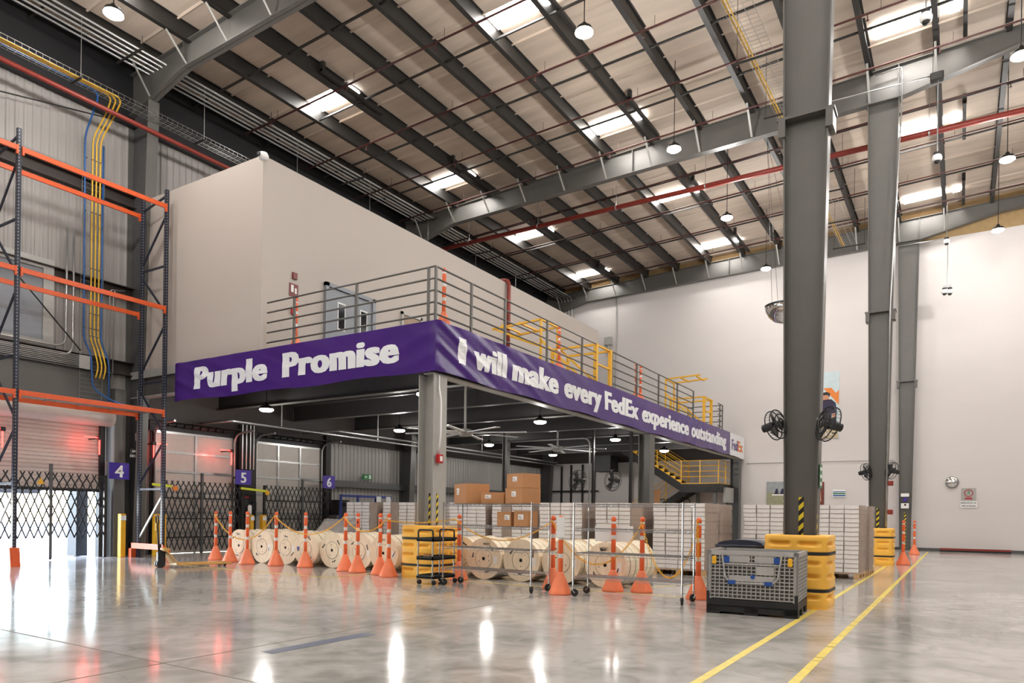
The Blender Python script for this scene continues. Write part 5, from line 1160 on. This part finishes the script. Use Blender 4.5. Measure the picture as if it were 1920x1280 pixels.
# level conduits under mezzanine
for i, (pts, lab) in enumerate((([(-19.66, 13.35, 3.95), (-18.2, 13.35, 3.95), (-18.2, 34, 3.95)], 'level conduit bending under the mezzanine above the nearer sectional door'), ([(-19.66, 17.35, 4.06), (-17.95, 17.35, 4.06), (-17.95, 33, 4.06)], 'second level conduit bending under the mezzanine, beyond the farther sectional door'))):
    b = B(pts[1]); b.tube(fillet(pts, .15), .035, 8); tag(b.o('conduit_pipe', GALV, None, True), lab, 'pipe')
for x, y in ((-18.2, 15.2), (-18.2, 19.6), (-17.95, 21.8), (-17.95, 26)): b = B((x, y, 4)); b.cyl((x, y, 3.98), (x, y, 4.98), .02, n=8); tag(b.o('conduit_hanger', GALV), 'short hanger holding the level conduits under the mezzanine', 'hanger', 'hangers under the mezzanine')
b = B((-11.3, 23, 2)); b.tube(fillet([(-17, 23.2, 4.1), (-11.3, 23.2, 4.1), (-11.3, 23.2, .0)], .3), .035, 8); tag(b.o('conduit_pipe', GALV, None, True), 'pale pipe bending down to the floor between the two front mezzanine columns', 'pipe')
b = B((-16, 33.9, 4)); b.box(-16.2, -15.2, 33.6, 34.6, 3.6, 4.4); tag(b.o('duct_box', BLACK), 'black duct box near the ceiling in the back under the mezzanine', 'duct')
for i, x in enumerate((-18.9, -18.3, -17.6, -16.9, -14.75)):
    b = B((x, 35.2, 2)); b.box(x - .04, x + .04, 35.2, 35.3, 0, 4.1); tag(b.o('wall_stud', DARKM), 'dark vertical channel on the back wall under the mezzanine', 'channel', 'channels on the back wall')
b = B((-18, 35.2, 2.7)); b.box(-19.6, -16.6, 35.14, 35.19, 2.6, 2.68); tag(b.o('wall_rail', DARKM), 'dark level channel on the back wall under the mezzanine', 'channel')
for x, lab in ((-14.2, 'left'), (-13.2, 'middle'), (-12.2, 'right')):
    b = B((x, 35, 1)); b.tube(fillet([(x, 35.33, 0), (x, 35.33, 2.2), (x + .6, 35.33, 2.2), (x + .6, 35.33, 0)], .06), .02, 6); tag(b.o('pipe_loop', DARKM, None, True), lab + ' thin pipe loop on the back wall under the mezzanine', 'pipe')
t = T('blue_frame', 'blue and black steel frame with small signs behind the leftmost carton stacks', 'frame', (-17.6, 18, 0)); o = (-17.6, 18, 0)
for x, y in ((-17.6, 17.2), (-17.6, 18.0), (-17.6, 18.9)): b = B(o); b.box(x - .03, x + .03, y - .03, y + .03, 0, 1.9); b.o('post', M('blue_steel', (34, 56, 130), .4), t)
b = B(o); b.box(-17.63, -17.57, 17.2, 19.7, 1.82, 1.9); b.o('top_bar', M('blue_steel', (34, 56, 130), .4), t)
for y in (19.0, 19.5): b = B(o); b.box(-17.56, -17.55, y - .12, y + .12, 1.68, 1.88); b.o('small_sign', PAPER, t)
# ------------------------------------------------------------------ stairs
o = (-10.5, 33.5, 0); t = T('steel_staircase', 'dark steel staircase with yellow treads and yellow handrails under the far end of the mezzanine', 'stairs', o)
LZ = 2.9
b = B(o); b.box(-11.2, -9.4, 32.8, 35.25, LZ - .04, LZ); b.o('landing', YELP, t)
b = B(o); b.box(-11.2, -9.4, 32.75, 32.8, LZ - .45, LZ - .04); b.box(-9.4, -9.35, 32.75, 35.25, LZ - .45, LZ - .04); b.o('landing_beam', DARKM, t)
for x, y in ((-9.6, 32.9), (-9.6, 35.1), (-11.1, 35.1)): b = B(o); b.box(x - .08, x + .08, y - .08, y + .08, 0, LZ - .04); b.o('leg', STEEL, t)
nst = 12
for k in range(nst):
    x = -11.2 - .28 * k; z = LZ + .18 * (k + 1)
    b = B(o); b.box(x - .3, x, 32.85, 33.9, z - .03, z); b.prism([(x, 32.85, z - .03), (x - .02, 32.85, z - .18), (x - .3, 32.85, z - .03)], (0, .02, 0)); b.o('tread', YELP, t)
for y in (32.82, 33.9): b = B(o); b.prism([(-11.2, y, LZ), (-11.2, y, LZ - .4), (-14.6, y, LZ + 1.75), (-14.6, y, LZ + 2.15)], (0, .03, 0)); b.o('stringer', DARKM, t)
for k in range(15):
    x = -11.2 - .28 * k; z = LZ - .18 * (k + 1)
    if z < .1: break
    b = B(o); b.box(x - .3, x, 34.15, 35.15, z - .03, z); b.prism([(x - .3, 34.15, z - .03), (x - .28, 34.15, z - .18), (x, 34.15, z - .03)], (0, .02, 0)); b.o('tread', YELP, t)
for y in (34.12, 35.17): b = B(o); b.prism([(-11.2, y, LZ), (-11.2, y, LZ - .4), (-15.3, y, 0), (-15.6, y, .1)], (0, .03, 0)); b.o('stringer', DARKM, t)
def hr(pts, posts):
    for h in (.3, .55, .8, 1.05): b = B(o); b.tube(fillet([(p[0], p[1], p[2] + h) for p in pts], .08, 3), .018, 6); b.o('handrail', YELP, t)
    for p in posts: b = B(o); b.box(p[0] - .02, p[0] + .02, p[1] - .02, p[1] + .02, p[2], p[2] + 1.05); b.o('rail_post', YELP, t)
hr([(-14.4, 32.84, LZ + 2.0), (-11.2, 32.84, LZ), (-9.44, 32.84, LZ), (-9.44, 35.2, LZ)], [(-13.6, 32.84, LZ + 1.5), (-12.4, 32.84, LZ + .8), (-11.2, 32.84, LZ), (-10.3, 32.84, LZ), (-9.44, 32.84, LZ), (-9.44, 34, LZ), (-9.44, 35.2, LZ)])
hr([(-15.4, 34.1, .15), (-11.2, 34.1, LZ)], [(-14.8, 34.1, .5), (-13.6, 34.1, 1.3), (-12.4, 34.1, 2.1)])
hr([(-14.4, 33.95, LZ + 2.0), (-11.2, 33.95, LZ)], [(-13.6, 33.95, LZ + 1.5), (-12.4, 33.95, LZ + .8), (-11.2, 33.95, LZ)])
b = B((-9.2, 32.6, 2.2)); b.box(-9.34, -9.2, 33.3, 34.6, 2.0, 2.7); tag(b.o('louvred_box', STEELL), 'pale grey vented box beside the far mezzanine column', 'box')
b = B((-11.5, 30, 1.2)); b.prism([(-11.75, 30, 0), (-11.35, 30, 0), (-11.25, 30.25, 2.5), (-11.62, 30.25, 2.5)], (0, .03, 0)); tag(b.o('leaning_board', CARD), 'brown board leaning upright beside the second mezzanine column', 'board')
# ------------------------------------------------------------------ things on the end wall
def wpl(name, lab, cat, x0, x1, z0, z1, mat, y=35.38, d=.02):
    o = ((x0 + x1) / 2, y, (z0 + z1) / 2); t = T(name, lab, cat, o); b = B(o); b.box(x0, x1, y - d, y, z0, z1); b.o('panel', mat, t); return t, o, y - d
def patch(t, o, y, name, mat, polys, d=.003):
    b = B(o)
    for k, p in enumerate(polys): b.prism([(x, y, z) for x, z in p], (0, -d, 0))
    b.o(name, mat, t)
SKIN = M('tan_print', (196, 140, 108), .6); NAVP = M('navy_print', (40, 34, 66), .6); GREYP = M('grey_print', (150, 156, 158), .6, var=.15); GREENP = M('olive_grey_print', (150, 150, 120), .6, var=.1); MAR = M('maroon_print', (110, 52, 44), .6, var=.3)
t, o, y = wpl('wall_poster', 'tall orange and white poster of a worker, right of the biggest column', 'poster', -6.6, -4.72, 4.98, 8.05, LBLUE)
patch(t, o, y, 'orange_letter_shapes', ORSIGN, [[(-6.5, 7.5), (-5.45, 7.5), (-5.45, 7.85), (-6.5, 7.85)], [(-6.5, 6.95), (-5.5, 6.95), (-5.5, 7.3), (-6.5, 7.3)], [(-5.4, 7.3), (-5.05, 7.3), (-4.85, 7.05), (-4.73, 7.2), (-4.73, 6.5), (-5.0, 6.85)]])
W_ = lambda p, q: [(a + q[0], c + q[1]) for a, c in p]
patch(t, o, y - .003, 'worker_clothes', NAVP, [[(-5.72, 6.1), (-5.66, 6.5), (-5.45, 6.75), (-5.05, 6.78), (-4.86, 6.6), (-4.8, 6.15), (-5.02, 6.12), (-5.04, 5.75), (-5.35, 5.75), (-5.45, 6.15)]])
patch(t, o, y - .003, 'worker_skin', SKIN, [[(-5.68, 6.1), (-5.52, 6.12), (-5.5, 5.72), (-5.62, 5.7)], [(-5.0, 6.12), (-4.84, 6.14), (-4.86, 5.72), (-4.98, 5.7)], [(-5.42, 6.72), (-5.46, 6.95), (-5.3, 7.05), (-5.14, 6.98), (-5.14, 6.75)]])
patch(t, o, y - .006, 'worker_hair', BLACK, [[(-5.44, 6.98), (-5.4, 7.1), (-5.25, 7.13), (-5.1, 7.05), (-5.12, 6.88), (-5.2, 6.98)]])
patch(t, o, y - .003, 'crate_picture', M('wood_print', (190, 172, 140), .6, var=.2), [[(-6.6, 4.99), (-4.75, 4.99), (-4.75, 5.7), (-6.6, 5.7)]])
patch(t, o, y - .006, 'dark_slots', BLACK, [[(-5.0, 5.2), (-4.78, 5.2), (-4.78, 5.25), (-5.0, 5.25)], [(-5.0, 5.45), (-4.78, 5.45), (-4.78, 5.5), (-5.0, 5.5)]])
for s, z in (('local', 5.36), ('global', 5.12)): b = B(o); text_b(b, s, (-5.55, y - .008, z), X_, Z_, cap=.16, bold=.01); b.o('lettering', PAPER, t)
t, o, y = wpl('wall_poster', 'photo poster of parked aircraft, left of the biggest column', 'poster', -7.85, -6.3, 1.9, 3.03, GREYP)
patch(t, o, y, 'tarmac', GREENP, [[(-7.85, 1.9), (-6.3, 1.9), (-6.3, 2.45), (-7.85, 2.55)]])
patch(t, o, y - .003, 'aircraft_tails', NAVP, [[(-7.5 + k * .26, 2.45), (-7.3 + k * .26, 2.45), (-7.34 + k * .26, 2.7), (-7.42 + k * .26, 2.7)] for k in range(4)])
patch(t, o, y - .003, 'aircraft_bodies', PAPER, [[(-7.6 + k * .3, 2.38), (-7.3 + k * .3, 2.38), (-7.28 + k * .3, 2.44), (-7.6 + k * .3, 2.44)] for k in range(4)] + [[(-7.1, 2.08), (-6.75, 2.04), (-6.7, 2.12), (-7.05, 2.18)]])
t, o, y = wpl('wall_poster', 'dark reddish photo poster just right of the biggest column', 'poster', -6.1, -5.3, 1.95, 3.0, MAR)
patch(t, o, y, 'pale_figures', SKIN, [[(-5.75, 2.3), (-5.65, 2.3), (-5.6, 2.9), (-5.72, 2.9)], [(-5.5, 2.1), (-5.42, 2.1), (-5.44, 2.5), (-5.5, 2.5)]])
t, o, y = wpl('wall_plaque', 'white plaque with blue and green stripes on the end wall', 'sign', -4.94, -4.38, 2.3, 2.64, PAPER, d=.05)
patch(t, o, y, 'blue_stripe', BLUEP, [[(-4.92, 2.34), (-4.4, 2.34), (-4.4, 2.4), (-4.92, 2.4)], [(-4.92, 2.52), (-4.4, 2.52), (-4.4, 2.56), (-4.92, 2.56)]])
patch(t, o, y, 'green_stripe', GREENS, [[(-4.92, 2.43), (-4.4, 2.43), (-4.4, 2.49), (-4.92, 2.49)]])
t, o, y = wpl('speed_sign', 'grey speed limit sign with a red ring above REDUZCA LA VELOCIDAD', 'sign', .04, .55, 2.14, 2.67, STEELL)
b = B(o); b.tube([(.295 + .145 * math.cos(a * PI / 16), y - .003, 2.46 + .145 * math.sin(a * PI / 16)) for a in range(33)], .016, 5); b.o('red_ring', REDS, t)
b = B(o); b.box(.16, .43, y - .006, y, 2.2, 2.27); b.o('red_bar', REDS, t)
b = B(o); text_b(b, '8', (.295, y - .004, 2.45), X_, Z_, cap=.1, bold=.03, align=1); text_b(b, 'km/h', (.295, y - .004, 2.38), X_, Z_, cap=.04, bold=.02, align=1); b.o('lettering', GREENS, t)
t, o, y = wpl('speed_sign', 'white sign reading REDUZCA LA VELOCIDAD', 'sign', .0, .6, 1.84, 2.13, PAPER)
for k, s in enumerate(('REDUZCA LA', 'VELOCIDAD')): b = B(o); text_b(b, s, (.3, y - .004, 2.02 - k * .13), X_, Z_, width=.54 if k == 0 else .5, cap=.07, bold=.03, align=1); b.v = [q - Vector((0, 0, 0)) for q in b.v]; b.o('lettering', BLACK, t)
t = T('round_mirror', 'small round convex mirror on the white end wall at the right', 'mirror', (-.3, 35.35, 2.92)); o = (-.3, 35.35, 2.92)
b = B(o); b.lathe([(.24, -.03), (.2, -.07), (.1, -.1), (0, -.11)], (-.3, 35.35, 2.92), 'y', 28); b.o('mirror_face', MIRR, t, True); b = B(o); b.lathe([(.25, .045), (.25, -.035), (.235, -.04)], (-.3, 35.35, 2.92), 'y', 28, caps=False); b.o('rim', STEELL, t)
t = T('post_signs', 'white box, small blue sign and white notice on the farthest tall column', 'sign', (-2.0, 34.9, 2.2)); o = (-2.0, 34.9, 2.2)
b = B(o); b.bev(-2.17, -1.85, 34.84, 34.9, 2.3, 2.44, .01); b.o('white_box', PAPER, t); b = B(o); b.box(-2.07, -1.93, 34.88, 34.9, 2.1, 2.26); b.o('blue_sign', BLUES, t); b = B(o); b.box(-2.16, -1.86, 34.88, 34.9, 1.8, 2.02); b.o('notice', PAPER, t)
b = B(o); b.lathe([(0, -.004), (.04, -.004)], (-2.0, 34.88, 1.95), 'y', 14); b.o('red_mark', REDS, t)
t = T('column_sign', 'green and white emergency sign on the right side of the biggest column', 'sign', (-1.78, 11.3, 1.95)); o = (-1.78, 11.3, 1.95)
b = B(o); b.box(-1.745, -1.74, 11.2, 11.42, 1.75, 2.1); b.o('plate', GREENS, t); b = B(o)
for z in (1.79, 1.9, 2.01): b.box(-1.7395, -1.738, 11.23, 11.39, z, z + .05)
b.o('white_rows', PAPER, t)
t = T('exit_sign', 'small green sign on the end wall between the stairs and the aircraft poster', 'sign', (-8.45, 35.38, 1.7)); b = B((-8.45, 35.38, 1.7)); b.box(-8.6, -8.3, 35.37, 35.39, 1.6, 1.8); b.o('plate', GREENS, t)
q = pY(1417, 957, 35.3)
for y_, z_, lab in ((22.72, 2.33, 'upper red alarm unit on the right side of the second tall column'), (22.72, 1.52, 'lower red alarm unit on the right side of the second tall column')):
    b = B((-1.68, y_, z_)); b.bev(-1.74, -1.6, y_ - .06, y_ + .06, z_ - .07, z_ + .07, .02); tag(b.o('alarm_unit', RED), lab, 'alarm')
b = B((-5.5, 35.3, 3.9)); b.tube(fillet([(-8.8, 35.34, 3.93), (-2.5, 35.34, 3.93), (-2.25, 35.34, 3.6), (-2.0, 35.34, 2.45)], .15), .016, 6); tag(b.o('conduit_pipe', STEELL, None, True), 'thin level conduit across the white end wall', 'pipe')
b = B((-15.6, 35.3, 10)); b.cyl((-15.75, 35.33, 5.2), (-15.75, 35.33, 13.3), .035, n=8); tag(b.o('conduit_pipe', STEELL, None, True), 'tall vertical conduit on the end wall right of the office box', 'pipe')
t = T('electric_box', 'grey electric box on the end wall right of the office box', 'box', (-16.1, 35.3, 10.7)); o = (-16.1, 35.3, 10.7); b = B(o); b.bev(-16.4, -15.98, 35.2, 35.38, 10.5, 10.95, .02); b.o('case', STEELL, t); b = B(o); b.cyl((-16.2, 35.3, 10.5), (-16.2, 35.3, 9.9), .05, n=10); b.o('stub_pipe', STEELL, t)
t = T('wall_guard', 'low red guard bar on a black base along the foot of the end wall', 'guard', (.35, 35.0, 0)); o = (.35, 35.0, 0)
a = pY(1762, 1031, 34.9); c = pY(1896, 1036, 34.9)
b = B(o); b.box(a.x, c.x, 34.9, 35.1, .0, .07); b.o('base', BLACK, t); b = B(o); b.box(a.x, c.x, 34.88, 35.0, .07, .15); b.o('red_bar', RED, t)
